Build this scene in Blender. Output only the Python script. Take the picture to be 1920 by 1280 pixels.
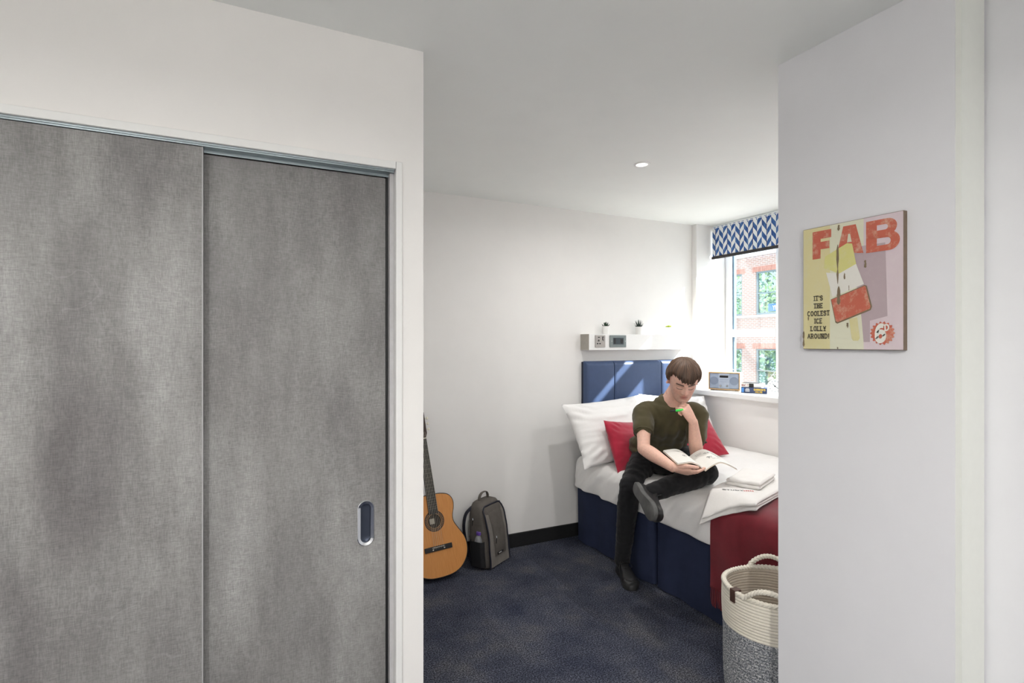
import bpy, bmesh, math, random
import numpy as np
from mathutils import Vector, Matrix, noise as mnoise

for o in list(bpy.data.objects):
    bpy.data.objects.remove(o, do_unlink=True)
scene = bpy.context.scene
COL = scene.collection
R_ = math.radians

# ------------------------------------------------------------------ camera, sky, sun, exposure
CAM_Z = 1.45
cam_data = bpy.data.cameras.new('camera')
cam_data.sensor_width = 36.0
cam_data.lens = 18.94
cam_data.clip_start = 0.02
cam_data.clip_end = 500
cam = bpy.data.objects.new('camera', cam_data)
COL.objects.link(cam)
cam.location = (0, 0, CAM_Z)
cam.rotation_euler = (R_(90), 0, R_(-26.1))
scene.camera = cam

world = bpy.data.worlds.new('sky')
scene.world = world
world.use_nodes = True
_nt = world.node_tree
_bg = _nt.nodes['Background']
_bg.inputs[0].default_value = (0.82, 0.91, 1.0, 1)
_bg.inputs[1].default_value = 3.4

sun_d = bpy.data.lights.new('sun', 'SUN')
sun_d.energy = 25.0
sun_d.angle = R_(0.8)
sun_d.color = (1.0, 0.965, 0.92)
sun = bpy.data.objects.new('sun', sun_d)
COL.objects.link(sun)
sun.location = (12, -4, 10)
sun.rotation_euler = Vector((-1, 0.60, -0.92)).to_track_quat('-Z', 'Y').to_euler()

scene.view_settings.view_transform = 'Standard'
scene.view_settings.look = 'None'
scene.view_settings.gamma = 1.0
scene.view_settings.use_curve_mapping = False
scene.view_settings.exposure = 0.0

LAMP_HALL_FILL = 34.0      # watts of each unseen fill downlight added in the hall
LAMP_ROOM = 8.5       # watts of each bedroom downlight, the seen one and the added one

# ------------------------------------------------------------------ helpers
def lin(c):
    out = []
    for v in c[:3]:
        v = v / 255.0
        out.append(v / 12.92 if v <= 0.04045 else ((v + 0.055) / 1.055) ** 2.4)
    return (out[0], out[1], out[2], 1.0)

class NT:
    """small node-tree writer"""
    def __init__(s, name):
        s.m = bpy.data.materials.new(name); s.m.use_nodes = True
        s.t = s.m.node_tree; s.n = s.t.nodes; s.l = s.t.links
        s.b = s.n['Principled BSDF']; s.out = s.n['Material Output']
    def node(s, typ, **kw):
        n = s.n.new(typ)
        for k, v in kw.items():
            setattr(n, k, v)
        return n
    def link(s, a, b): s.l.new(a, b)
    def coord(s, kind='Object', scale=(1, 1, 1), rot=(0, 0, 0)):
        c = s.node('ShaderNodeTexCoord'); m = s.node('ShaderNodeMapping')
        m.inputs['Scale'].default_value = scale; m.inputs['Rotation'].default_value = rot
        s.link(c.outputs[kind], m.inputs[0]); return m.outputs[0]
    def noise(s, vec, scale, detail=4, rough=0.6):
        n = s.node('ShaderNodeTexNoise'); n.inputs['Scale'].default_value = scale
        n.inputs['Detail'].default_value = detail; n.inputs['Roughness'].default_value = rough
        s.link(vec, n.inputs['Vector']); return n.outputs['Fac']
    def ramp(s, fac, stops):
        r = s.node('ShaderNodeValToRGB'); e = r.color_ramp.elements
        while len(e) < len(stops): e.new(0.5)
        for i, (p, c) in enumerate(stops):
            e[i].position = p; e[i].color = c
        s.link(fac, r.inputs[0]); return r.outputs[0]
    def math(s, op, a, b=None, c=None):
        n = s.node('ShaderNodeMath', operation=op)
        for i, x in enumerate((a, b, c)):
            if x is None: continue
            if isinstance(x, (int, float)): n.inputs[i].default_value = x
            else: s.link(x, n.inputs[i])
        return n.outputs[0]
    def mix(s, fac, a, b, mode='MIX'):
        n = s.node('ShaderNodeMix', data_type='RGBA', blend_type=mode)
        for sock, x in ((n.inputs[0], fac), (n.inputs[6], a), (n.inputs[7], b)):
            if isinstance(x, (int, float)): sock.default_value = x
            elif isinstance(x, tuple): sock.default_value = x
            else: s.link(x, sock)
        return n.outputs[2]
    def bump(s, h, strength=0.3, dist=0.002):
        n = s.node('ShaderNodeBump'); n.inputs['Strength'].default_value = strength
        n.inputs['Distance'].default_value = dist
        s.link(h, n.inputs['Height']); s.link(n.outputs[0], s.b.inputs['Normal'])
    def set(s, **kw):
        for k, v in kw.items():
            k = k.replace('_', ' ')
            if isinstance(v, (int, float, tuple)): s.b.inputs[k].default_value = v
            else: s.link(v, s.b.inputs[k])
        return s

MATS = {}
def M(name, rgb, rough=0.6, metal=0.0, var=0.06, scale=40.0, bump=0.0, bscale=None, sheen=0.0, coat=0.0, spec=None):
    """procedural paint / plastic / cloth: colour with fine noise variation and optional bump"""
    if name in MATS: return MATS[name]
    t = NT(name)
    v = t.coord()
    c = lin(rgb)
    f = t.noise(v, scale, 5)
    lo = tuple(x * (1 - var) for x in c[:3]) + (1,)
    hi = tuple(min(1, x * (1 + var)) for x in c[:3]) + (1,)
    t.set(Base_Color=t.ramp(f, [(0.3, lo), (0.7, hi)]), Roughness=rough, Metallic=metal)
    if bump: t.bump(t.noise(v, bscale or scale * 4, 3), bump, 0.002)
    if sheen: t.set(Sheen_Weight=sheen)
    if coat: t.set(Coat_Weight=coat)
    if spec is not None: t.b.inputs['Specular IOR Level'].default_value = spec
    MATS[name] = t.m
    return t.m

def bez(pts, m):
    """Catmull-Rom resample of rows (any number of columns) to m samples per span"""
    P = np.array(pts, float); n = len(P); out = []
    for i in range(n - 1):
        p0 = P[max(i - 1, 0)]; p1 = P[i]; p2 = P[i + 1]; p3 = P[min(i + 2, n - 1)]
        for k in range(m):
            t = k / m
            out.append(0.5 * ((2 * p1) + (-p0 + p2) * t + (2 * p0 - 5 * p1 + 4 * p2 - p3) * t * t + (-p0 + 3 * p1 - 3 * p2 + p3) * t ** 3))
    out.append(P[-1]); return np.array(out)

def nrm(v):
    v = np.array(v, float); return v / (np.linalg.norm(v) + 1e-12)

class MB:
    def __init__(s): s.v = []; s.f = []; s.mi = []; s.cur = 0; s.rb = False
    def add(s, vs, fs, T=None):
        o = len(s.v)
        if T is not None: vs = [T @ Vector(v) for v in vs]
        s.v += [tuple(v) for v in vs]
        s.f += [tuple(i + o for i in f) for f in fs]; s.mi += [s.cur] * len(fs); return s
    def box(s, x0, x1, y0, y1, z0, z1, T=None):
        v = [(x, y, z) for z in (z0, z1) for y in (y0, y1) for x in (x0, x1)]
        return s.add(v, [(0, 2, 3, 1), (4, 5, 7, 6), (0, 1, 5, 4), (2, 6, 7, 3), (0, 4, 6, 2), (1, 3, 7, 5)], T)
    def rbox(s, x0, x1, y0, y1, z0, z1, b=0.004, seg=2, T=None):
        s.rb = True
        bm = bmesh.new(); bmesh.ops.create_cube(bm, size=1)
        for v in bm.verts:
            v.co = ((x0 + x1) / 2 + v.co.x * (x1 - x0), (y0 + y1) / 2 + v.co.y * (y1 - y0), (z0 + z1) / 2 + v.co.z * (z1 - z0))
        bmesh.ops.bevel(bm, geom=bm.edges[:], offset=b, segments=seg, profile=0.5, affect='EDGES')
        bm.verts.index_update()
        s.add([v.co.copy() for v in bm.verts], [[v.index for v in f.verts] for f in bm.faces], T); bm.free(); return s
    def rings(s, rings, cap0=True, cap1=True, closed=True, T=None):
        n = len(rings[0]); vs = [p for r in rings for p in r]; fs = []
        for i in range(len(rings) - 1):
            for j in range(n if closed else n - 1):
                k = (j + 1) % n
                fs.append((i * n + j, i * n + k, (i + 1) * n + k, (i + 1) * n + j))
        if closed and cap0: fs.append(tuple(range(n - 1, -1, -1)))
        if closed and cap1: fs.append(tuple((len(rings) - 1) * n + j for j in range(n)))
        return s.add(vs, fs, T)
    def lathe(s, prof, n=24, T=None, cap0=True, cap1=True):
        rg = [[(r * math.cos(2 * math.pi * j / n), r * math.sin(2 * math.pi * j / n), z) for j in range(n)] for r, z in prof]
        return s.rings(rg, cap0, cap1, T=T)
    def tube(s, pts, r, n=8, ref=None, ratio=1.0, round_ends=False, closed=False, T=None):
        """tube along pts; r scalar or list; ref = direction of the first semi-axis; ratio or list = second/first semi-axis"""
        P = np.array(pts, float); m = len(P)
        rr = np.full(m, r) if np.isscalar(r) else np.array(r, float)
        qq = np.full(m, ratio) if np.isscalar(ratio) else np.array(ratio, float)
        if closed:
            tg = np.roll(P, -1, 0) - np.roll(P, 1, 0)
        else:
            tg = np.gradient(P, axis=0)
        tg /= np.linalg.norm(tg, axis=1)[:, None] + 1e-12
        if ref is None:
            a = np.cross(tg[0], [0, 0, 1.0]);
            if np.linalg.norm(a) < 0.1: a = np.cross(tg[0], [1.0, 0, 0])
            refs = None
        else:
            refs = np.array(ref, float)
            if refs.ndim == 1: refs = np.tile(refs, (m, 1))
            a = refs[0]
        rg = []
        def ring(p, t, a, ra, rb):
            b = np.cross(t, a)
            return [tuple(p + a * ra * math.cos(2 * math.pi * j / n) + b * rb * math.sin(2 * math.pi * j / n)) for j in range(n)]
        for i in range(m):
            if refs is not None: a = refs[i]
            a = a - tg[i] * np.dot(a, tg[i]); a = nrm(a)
            if round_ends and not closed and i == 0:
                for k in (0.97, 0.75, 0.4):
                    q = math.sqrt(1 - k * k); rg.append(ring(P[0] - tg[0] * rr[0] * min(qq[0], 1) * k, tg[0], a, rr[0] * q, rr[0] * qq[0] * q))
            rg.append(ring(P[i], tg[i], a, rr[i], rr[i] * qq[i]))
            if round_ends and not closed and i == m - 1:
                for k in (0.4, 0.75, 0.97):
                    q = math.sqrt(1 - k * k); rg.append(ring(P[i] + tg[i] * rr[i] * min(qq[i], 1) * k, tg[i], a, rr[i] * q, rr[i] * qq[i] * q))
        if closed: rg.append(rg[0])
        return s.rings(rg, not closed, not closed, T=T)
    def ball(s, c, rx, ry=None, rz=None, n=16, T=None):
        ry = ry or rx; rz = rz or rx; rg = []
        for i in range(1, n // 2):
            th = math.pi * i / (n // 2)
            rg.append([(c[0] + rx * math.sin(th) * math.cos(2 * math.pi * j / n), c[1] + ry * math.sin(th) * math.sin(2 * math.pi * j / n), c[2] - rz * math.cos(th)) for j in range(n)])
        return s.rings(rg, T=T)
    def prism(s, outline, z0, z1, T=None):
        n = len(outline)
        v = [(x, y, z0) for x, y in outline] + [(x, y, z1) for x, y in outline]
        f = [tuple(range(n - 1, -1, -1)), tuple(range(n, 2 * n))] + [(i, (i + 1) % n, n + (i + 1) % n, n + i) for i in range(n)]
        return s.add(v, f, T)
    def grid(s, fn, nu, nv, T=None):
        vs = [fn(i / nu, j / nv) for j in range(nv + 1) for i in range(nu + 1)]
        fs = [(j * (nu + 1) + i, j * (nu + 1) + i + 1, (j + 1) * (nu + 1) + i + 1, (j + 1) * (nu + 1) + i) for j in range(nv) for i in range(nu)]
        return s.add(vs, fs, T)
    def mesh(s, name='m'):
        me = bpy.data.meshes.new(name); me.from_pydata(s.v, [], s.f); me.update(); return me
    def build(s, name, mats, parent=None, smooth=True, angle=38, fix=True):
        me = s.mesh(name)
        if not isinstance(mats, (list, tuple)): mats = [mats]
        for m in mats: me.materials.append(m)
        if len(mats) > 1: me.polygons.foreach_set('material_index', s.mi)
        if fix:
            bm = bmesh.new(); bm.from_mesh(me); bmesh.ops.recalc_face_normals(bm, faces=bm.faces[:]); bm.to_mesh(me); bm.free()
        o = link(me, name, parent, smooth, angle)
        if s.rb and smooth:
            w = o.modifiers.new('weighted_normals', 'WEIGHTED_NORMAL'); w.mode = 'FACE_AREA'; w.weight = 100; w.keep_sharp = False
        return o

WORLD_BUILT = {}
def link(me, name, parent=None, smooth=True, angle=38):
    if smooth:
        me.polygons.foreach_set('use_smooth', [True] * len(me.polygons))
        me.set_sharp_from_angle(angle=R_(angle))
    o = bpy.data.objects.new(name, me); COL.objects.link(o)
    if parent is not None:
        o.parent = parent
        if parent.name in WORLD_BUILT: o.matrix_parent_inverse = Matrix.Translation(-Vector(WORLD_BUILT[parent.name]))
    return o

def tag(o, label=None, cat=None, group=None, kind=None):
    if label: o['label'] = label
    if cat: o['category'] = cat
    if group: o['group'] = group
    if kind: o['kind'] = kind
    return o

def thing(name, loc, label, cat, group=None, world=True, rot=None):
    """an Empty at the base of a thing; world=True: its parts are written in room coordinates"""
    o = bpy.data.objects.new(name, None); COL.objects.link(o); o.empty_display_size = 0.05
    o.location = loc
    if rot is not None: o.rotation_euler = rot
    if world: WORLD_BUILT[o.name] = tuple(loc)
    return tag(o, label, cat, group)

def frame(o, x, y, z):
    m = Matrix.Identity(4)
    for i, a in enumerate((x, y, z)):
        for k in range(3): m[k][i] = a[k]
    m.translation = Vector(o); return m

def pn(x, y, z, s=1.0): return mnoise.noise(Vector((x * s, y * s, z * s)))

def remesh(me, voxel, it=2, fac=0.5):
    o = bpy.data.objects.new('tmp', me); COL.objects.link(o)
    m = o.modifiers.new('r', 'REMESH'); m.mode = 'VOXEL'; m.voxel_size = voxel; m.adaptivity = 0
    if it:
        k = o.modifiers.new('s', 'SMOOTH'); k.iterations = it; k.factor = fac
    dg = bpy.context.evaluated_depsgraph_get()
    out = bpy.data.meshes.new_from_object(o.evaluated_get(dg))
    bpy.data.objects.remove(o, do_unlink=True); return out

def coords(me):
    a = np.empty(len(me.vertices) * 3, np.float32); me.vertices.foreach_get('co', a); return a.reshape(-1, 3).astype(float)
def normals(me):
    a = np.empty(len(me.vertices) * 3, np.float32); me.vertices.foreach_get('normal', a); return a.reshape(-1, 3).astype(float)
def setco(me, P):
    me.vertices.foreach_set('co', np.asarray(P, np.float32).ravel()); me.update()

# stroke lettering: polylines on a 0..1 x 0..1 cell; True = slab serifs at the stroke ends
def _arc(cx, cy, rx, ry, a0, a1, n=10):
    return [(cx + rx * math.cos(R_(a0 + (a1 - a0) * i / n)), cy + ry * math.sin(R_(a0 + (a1 - a0) * i / n))) for i in range(n + 1)]
GLYPH = {
 'I': (0.3, [[(.15, 0), (.15, 1)]]), 'T': (0.75, [[(.375, 0), (.375, 1)], [(0, 1), (.75, 1)]]),
 'S': (0.7, [_arc(.36, .74, .30, .26, 20, 250, 12) + _arc(.34, .26, .32, .26, 80, -160, 12)]),
 'H': (0.8, [[(.1, 0), (.1, 1)], [(.7, 0), (.7, 1)], [(.1, .5), (.7, .5)]]),
 'E': (0.7, [[(.1, 0), (.1, 1)], [(.1, 1), (.65, 1)], [(.1, .5), (.5, .5)], [(.1, 0), (.65, 0)]]),
 'C': (0.8, [_arc(.42, .5, .36, .5, 50, 310, 16)]), 'O': (0.85, [_arc(.42, .5, .36, .5, 0, 360, 20)]),
 'L': (0.7, [[(.1, 1), (.1, 0)], [(.1, 0), (.65, 0)]]), 'Y': (0.8, [[(.05, 1), (.4, .5), (.75, 1)], [(.4, .5), (.4, 0)]]),
 'A': (0.85, [[(.05, 0), (.42, 1), (.8, 0)], [(.2, .35), (.65, .35)]]),
 'R': (0.8, [[(.1, 0), (.1, 1)], [(.1, 1), (.4, 1)] + _arc(.4, .75, .26, .25, 90, -90, 8) + [(.1, .5)], [(.4, .5), (.72, 0)]]),
 'U': (0.8, [[(.1, 1), (.1, .35)] + _arc(.4, .33, .3, .33, 180, 360, 10) + [(.7, 1)]]),
 'N': (0.85, [[(.1, 0), (.1, 1)], [(.1, 1), (.72, 0)], [(.72, 0), (.72, 1)]]),
 'D': (0.8, [[(.1, 0), (.1, 1)], [(.1, 1), (.3, 1)] + _arc(.3, .5, .42, .5, 90, -90, 12) + [(.1, 0)]]),
 'M': (1.0, [[(.1, 0), (.1, 1)], [(.1, 1), (.5, .3), (.9, 1)], [(.9, 1), (.9, 0)]]),
 'W': (1.1, [[(.05, 1), (.3, 0), (.55, .8), (.8, 0), (1.05, 1)]]), 'F': (0.7, [[(.1, 0), (.1, 1)], [(.1, 1), (.65, 1)], [(.1, .5), (.5, .5)]]),
 'G': (0.85, [_arc(.42, .5, .36, .5, 50, 340, 16) + [(.78, .45), (.5, .45)]]),
 "'": (0.2, [[(.1, .75), (.1, 1)]]), '!': (0.3, [[(.15, .3), (.15, 1)], [(.15, 0), (.15, .06)]]), ' ': (0.4, []),
 '6': (0.75, [_arc(.37, .3, .3, .3, 0, 360, 16), [(.07, .3)] + _arc(.45, .45, .38, .55, 180, 75, 8)]),
}
def letters(mb, text, org, ux, uy, h, wt=0.16, xs=1.0, serif=False, gap=0.14, centre=False):
    """flat thick strokes in the plane (ux, uy), letter height h"""
    org, ux, uy = np.array(org, float), np.array(ux, float), np.array(uy, float)
    nz = np.cross(ux, uy)
    tot = sum(GLYPH[c][0] + gap for c in text) - gap
    x = -tot / 2 if centre else 0.0
    k = 0
    def quad(a, b, w):
        nonlocal k
        a = np.array(a); b = np.array(b); d = b - a; L = np.linalg.norm(d)
        if L < 1e-6: return
        d = d / L; n2 = np.array([-d[1], d[0]]) * w / 2; e = d * w * 0.35
        pts = [a - e - n2, b + e - n2, b + e + n2, a - e + n2]
        k += 1; lift = nz * (k % 7) * 0.00002
        mb.add([tuple(org + ux * (p[0] * h * xs) + uy * (p[1] * h) + lift) for p in pts], [(0, 1, 2, 3)])
    for ch in text:
        w, strokes = GLYPH[ch]
        for st in strokes:
            st = [(p[0] + x, p[1]) for p in st]
            for a, b in zip(st[:-1], st[1:]): quad(a, b, wt)
            if serif and len(st) == 2 and abs(st[0][0] - st[1][0]) < 1e-6 and ch not in "'!":
                for p in st: quad((p[0] - wt * 1.1, p[1]), (p[0] + wt * 1.1, p[1]), wt * 0.7)
        x += w + gap
    return mb
# ------------------------------------------------------------------ materials of the room
WALL = M('wall_paint', (242, 240, 237), 0.85, var=0.012, scale=6, bump=0.05, bscale=350)
CEIL = M('ceiling_paint', (246, 248, 245), 0.9, var=0.01, scale=5)
TRIMW = M('white_gloss_paint', (238, 238, 236), 0.45, var=0.01)
UPVC = M('white_window_plastic', (242, 243, 244), 0.35, var=0.01)
BLUEGREY = M('blue_grey_window_seal', (96, 120, 140), 0.4, var=0.04)
BLACK = M('black_plastic', (18, 18, 19), 0.5, var=0.15)
CHROME = M('polished_chrome', (215, 218, 222), 0.12, 1.0, var=0.02)
ALU = M('grey_aluminium', (150, 160, 164), 0.38, 0.85, var=0.04)

def mk_carpet():
    t = NT('carpet_tile_pile'); v = t.coord('Object')
    oi = t.node('ShaderNodeObjectInfo')
    add = t.node('ShaderNodeVectorMath', operation='ADD'); t.link(v, add.inputs[0]); t.link(oi.outputs['Location'], add.inputs[1])
    vv = add.outputs[0]
    sp = t.noise(vv, 150, 3, 0.8)
    cl = t.noise(vv, 3.2, 3, 0.6)
    base = t.ramp(cl, [(0.30, lin((52, 56, 70))), (0.52, lin((71, 74, 85))), (0.75, lin((92, 92, 95)))])
    speck = t.ramp(sp, [(0.36, (0.15, 0.15, 0.17, 1)), (0.50, (0.85, 0.85, 0.87, 1)), (0.64, (2.8, 2.75, 2.7, 1))])
    c = t.mix(1.0, base, speck, 'MULTIPLY')
    r = t.math('MULTIPLY_ADD', oi.outputs['Random'], 0.22, 0.88)
    hsv = t.node('ShaderNodeHueSaturation'); t.link(r, hsv.inputs['Value']); t.link(c, hsv.inputs['Color'])
    t.set(Base_Color=hsv.outputs[0], Roughness=0.97); t.b.inputs['Specular IOR Level'].default_value = 0.1
    t.bump(sp, 0.8, 0.006); return t.m
CARPET = mk_carpet()
UNDER = M('dark_underlay', (40, 42, 50), 0.95)

def mk_door():
    t = NT('grey_linen_concrete_laminate'); v = t.coord('Object')
    def st(sx, sz, sc, det=4):
        m = t.node('ShaderNodeMapping'); m.inputs['Scale'].default_value = (sx, 1, sz); t.link(v, m.inputs[0])
        return t.noise(m.outputs[0], sc, det, 0.62)
    cloud = st(2.6, 0.7, 2.0, 6)
    cloud2 = st(1.3, 0.9, 5.0, 6)
    wv = st(1, 0.12, 520, 2); wh = st(0.12, 1, 520, 2)
    weave = t.math('MULTIPLY', t.math('ADD', wv, wh), 0.5)
    patch = t.math('GREATER_THAN', st(1, 1, 9, 5), 0.47)
    c = t.ramp(cloud, [(0.28, lin((100, 98, 98))), (0.5, lin((136, 135, 134))), (0.72, lin((170, 170, 168)))])
    c = t.mix(t.math('MULTIPLY', cloud2, 0.45), c, lin((110, 105, 102)))
    wr = t.ramp(weave, [(0.36, (0.60, 0.60, 0.61, 1)), (0.5, (1.0, 1.0, 1.0, 1)), (0.64, (1.42, 1.42, 1.42, 1))])
    c = t.mix(t.math('MULTIPLY_ADD', st(1.5, 0.8, 4, 3), 0.5, 0.35), c, t.mix(1.0, c, wr, 'MULTIPLY'))
    # thin pale scratches with shapes of their own
    vor = t.node('ShaderNodeTexVoronoi', feature='DISTANCE_TO_EDGE'); vor.inputs['Scale'].default_value = 2.1
    warp = t.node('ShaderNodeTexNoise'); warp.inputs['Scale'].default_value = 5; t.link(v, warp.inputs['Vector'])
    av = t.node('ShaderNodeVectorMath', operation='ADD'); t.link(v, av.inputs[0])
    sc = t.node('ShaderNodeVectorMath', operation='SCALE'); sc.inputs['Scale'].default_value = 0.5; t.link(warp.outputs['Color'], sc.inputs[0])
    t.link(sc.outputs[0], av.inputs[1]); t.link(av.outputs[0], vor.inputs['Vector'])
    scr = t.math('MULTIPLY', t.math('LESS_THAN', vor.outputs['Distance'], 0.004), t.math('GREATER_THAN', st(1, 1, 3, 4), 0.55))
    c = t.mix(t.math('MULTIPLY', scr, 0.08), c, lin((205, 204, 202)))
    t.set(Base_Color=c, Roughness=0.55); t.bump(weave, 0.25, 0.001); return t.m
DOORMAT = mk_door()

# ------------------------------------------------------------------ room shell
HC = 2.43
YW, YB, XW, XP = 1.77, 3.41, 3.36, 1.692     # wardrobe wall, bed-head wall, window wall, poster wall
def struct(mb, name, mat, **kw): return tag(mb.build(name, mat, smooth=False), kind='structure')

floor = struct(MB().box(-1.4, 3.9, -1.3, 3.55, -0.12, -0.008), 'floor', UNDER)
ceil = struct(MB().box(-1.4, 3.77, -1.3, 3.55, HC, HC + 0.12), 'ceiling', CEIL)
struct(MB().box(0.40, 3.77, YB, YB + 0.12, -0.008, HC), 'wall_back', WALL)
struct(MB().box(-1.3, 0.458, YW, YW + 0.09, 2.043, HC).box(0.458, 0.533, YW, 2.42, -0.008, HC)
       .box(0.40, 0.533, 2.42, YB, -0.008, HC).box(-1.3, 0.40, 2.42, 2.50, -0.008, HC), 'wall_left', WALL)
struct(MB().box(XW, 3.77, 1.3, YB, -0.008, 1.012).box(XW, 3.77, 3.36, YB, 1.012, HC).box(XW, 3.77, 1.3, 2.40, 1.012, HC), 'wall_right', WALL)
struct(MB().box(XP, 3.77, 1.2, 1.303, -0.008, HC).box(XP, 1.822, 0.77, 1.2, -0.008, HC).box(1.822, 1.95, -1.2, 0.90, -0.008, HC), 'wall_front', 
       M('wall_paint_cool', (233, 233, 236), 0.8, var=0.012, scale=6, bump=0.05, bscale=350))
struct(MB().box(1.6935, 1.811, 0.756, 0.7698, 0.0, HC), 'trim_1', M('warm_white_trim', (236, 238, 232), 0.6, var=0.01))
struct(MB().box(-1.4, -1.3, -1.3, 2.5, -0.008, HC), 'wall_hall', WALL)
struct(MB().box(-1.3, 1.95, -1.3, -1.2, -0.008, HC), 'wall_entrance', WALL)
struct(MB().rbox(0.535, 3.30, YB - 0.014, YB, 0.0, 0.098, 0.004), 'baseboard_back', M('black_skirting', (24, 24, 25), 0.6, var=0.3, scale=90))
struct(MB().rbox(0.533, 0.547, 2.0, YB - 0.016, 0.0, 0.098, 0.004), 'baseboard_left', M('black_skirting', (24, 24, 25)))

# carpet tiles, half a metre, each a piece of the floor; clipped to the rooms
rects = [(-1.3, 0.458, -1.2, 1.80), (0.458, 0.533, -1.2, 1.77), (0.533, XP, -1.2, YB), (XP, 1.822, -1.2, 0.77), (XP, XW, 1.303, YB)]
tile_cache = {}
def carpet_tile(x0, x1, y0, y1):
    w, d = round(x1 - x0, 4), round(y1 - y0, 4)
    if w < 0.004 or d < 0.004: return
    if (w, d) not in tile_cache:
        b = min(0.0022, w / 4, d / 4); m = MB()
        v = [(0, 0, -0.008), (w, 0, -0.008), (w, d, -0.008), (0, d, -0.008), (0, 0, -0.0015), (w, 0, -0.0015), (w, d, -0.0015), (0, d, -0.0015),
             (b, b, 0), (w - b, b, 0), (w - b, d - b, 0), (b, d - b, 0)]
        m.add(v, [(0, 1, 5, 4), (1, 2, 6, 5), (2, 3, 7, 6), (3, 0, 4, 7), (4, 5, 9, 8), (5, 6, 10, 9), (6, 7, 11, 10), (7, 4, 8, 11), (8, 9, 10, 11)])
        me = m.mesh('carpet_tile'); me.materials.append(CARPET); tile_cache[(w, d)] = me
    o = bpy.data.objects.new('carpet_tile', tile_cache[(w, d)]); COL.objects.link(o); o.parent = floor; o.location = (x0, y0, 0)
for rx0, rx1, ry0, ry1 in rects:
    i0 = math.floor((rx0 - 0.132) / 0.5)
    for i in range(i0, i0 + 12):
        for j in range(-4, 8):
            a, b, c, d = max(rx0, 0.132 + i * .5), min(rx1, 0.632 + i * .5), max(ry0, 0.18 + j * .5), min(ry1, 0.68 + j * .5)
            if b > a and d > c: carpet_tile(a, b, c, d)

# ------------------------------------------------------------------ window: frame, mullions, transoms, panes, sill
def mk_glass(name, tint=(0.97, 0.99, 0.99, 1)):
    t = NT(name)
    tr = t.node('ShaderNodeBsdfTransparent'); tr.inputs[0].default_value = tint
    gl = t.node('ShaderNodeBsdfGlossy'); gl.inputs['Roughness'].default_value = 0.02
    mx = t.node('ShaderNodeMixShader'); mx.inputs[0].default_value = 0.04; t.link(tr.outputs[0], mx.inputs[1]); t.link(gl.outputs[0], mx.inputs[2])
    t.link(mx.outputs[0], t.out.inputs[0]); return t.m
GLASS = mk_glass('window_glass')
win = tag(bpy.data.objects.new('window_1', None), kind='structure'); COL.objects.link(win); win.location = (3.69, 2.5, 1.055); WORLD_BUILT[win.name] = (3.69, 2.5, 1.055)
X0, X1 = 3.69, 3.76
def wbar(name, y0, y1, z0, z1, x0=X0, x1=X1, m=UPVC, b=0.006): return MB().rbox(x0, x1, y0, y1, z0, z1, b).build(name, m, win)
wbar('window_jamb', 3.30, 3.36, 1.055, HC)
wbar('window_jamb', 2.40, 2.46, 1.055, HC)
wbar('window_head', 2.46, 3.30, HC - 0.035, HC)
wbar('window_foot', 2.46, 3.30, 1.055, 1.10)
wbar('mullion', 2.775, 2.865, 1.10, HC - 0.035)
wbar('transom', 2.865, 3.30, 1.487, 1.552)
wbar('transom', 2.46, 2.775, 1.487, 1.552)
wbar('transom', 2.46, 2.775, 2.065, 2.225)
for a, b, c, d in ((2.865, 3.30, 1.552, HC - 0.035), (2.865, 3.30, 1.10, 1.487), (2.46, 2.775, 1.10, 1.487), (2.46, 2.775, 1.552, 2.065), (2.46, 2.775, 2.225, HC - 0.035)):
    MB().box(3.730, 3.736, a + 0.002, b - 0.002, c + 0.002, d - 0.002).build('pane', GLASS, win, smooth=False)
    for yy in (a, b - 0.012): wbar('glazing_seal', yy, yy + 0.012, c, d, 3.712, 3.728, BLUEGREY, 0.002)
sill = MB().rbox(3.318, 3.70, 2.401, 3.358, 1.014, 1.055, 0.008, 3).build('window_sill', TRIMW, win)

# ------------------------------------------------------------------ wardrobe with sliding doors
wd = thing('sliding_wardrobe', (-0.4, 1.80, 0), 'built-in wardrobe with two grey concrete-look sliding doors set in the white wall', 'wardrobe')
MB().rbox(-1.28, 0.437, YW - 0.010, YW + 0.055, 2.0185, 2.0425, 0.002).build('top_trim', TRIMW, wd)
MB().rbox(0.4375, 0.4585, YW - 0.010, YW + 0.075, 0.0, 2.0425, 0.002).build('side_trim', TRIMW, wd)
MB().box(-1.28, 0.435, YW + 0.004, YW + 0.075, 2.009, 2.0183).box(-1.28, 0.435, YW + 0.0, YW + 0.004, 2.0135, 2.0183).box(-0.32, 0.435, YW + 0.036, YW + 0.040, 2.0005, 2.0100).build('door_track', ALU, wd, smooth=False)
MB().rbox(0.4235, 0.4372, YW + 0.018, YW + 0.075, 0.0, 2.009, 0.001).build('jamb_lining', M('pale_grey_lining', (188, 187, 188), 0.6), wd)
MB().rbox(0.4165, 0.4232, YW + 0.040, YW + 0.070, 0.0, 2.007, 0.001).build('black_seal', BLACK, wd)
d1 = MB().rbox(-1.02, -0.117, YW + 0.006, YW + 0.028, 0.012, 2.0075, 0.0012).build('sliding_door', DOORMAT, wd)
MB().box(-0.1185, -0.1160, YW + 0.005, YW + 0.029, 0.012, 2.0075).build('edge_strip', M('pale_edge_band', (176, 176, 177), 0.5), d1, smooth=False)
HX, HZ = 0.350, 0.849      # recessed pull
hole0 = [(HX + 0.0175 * math.cos(a) , HZ + (0.052 if math.sin(a) > 0 else -0.052) + 0.0175 * math.sin(a)) for a in [2 * math.pi * k / 32 + 0.05 for k in range(32)]]
hole = []
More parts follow.
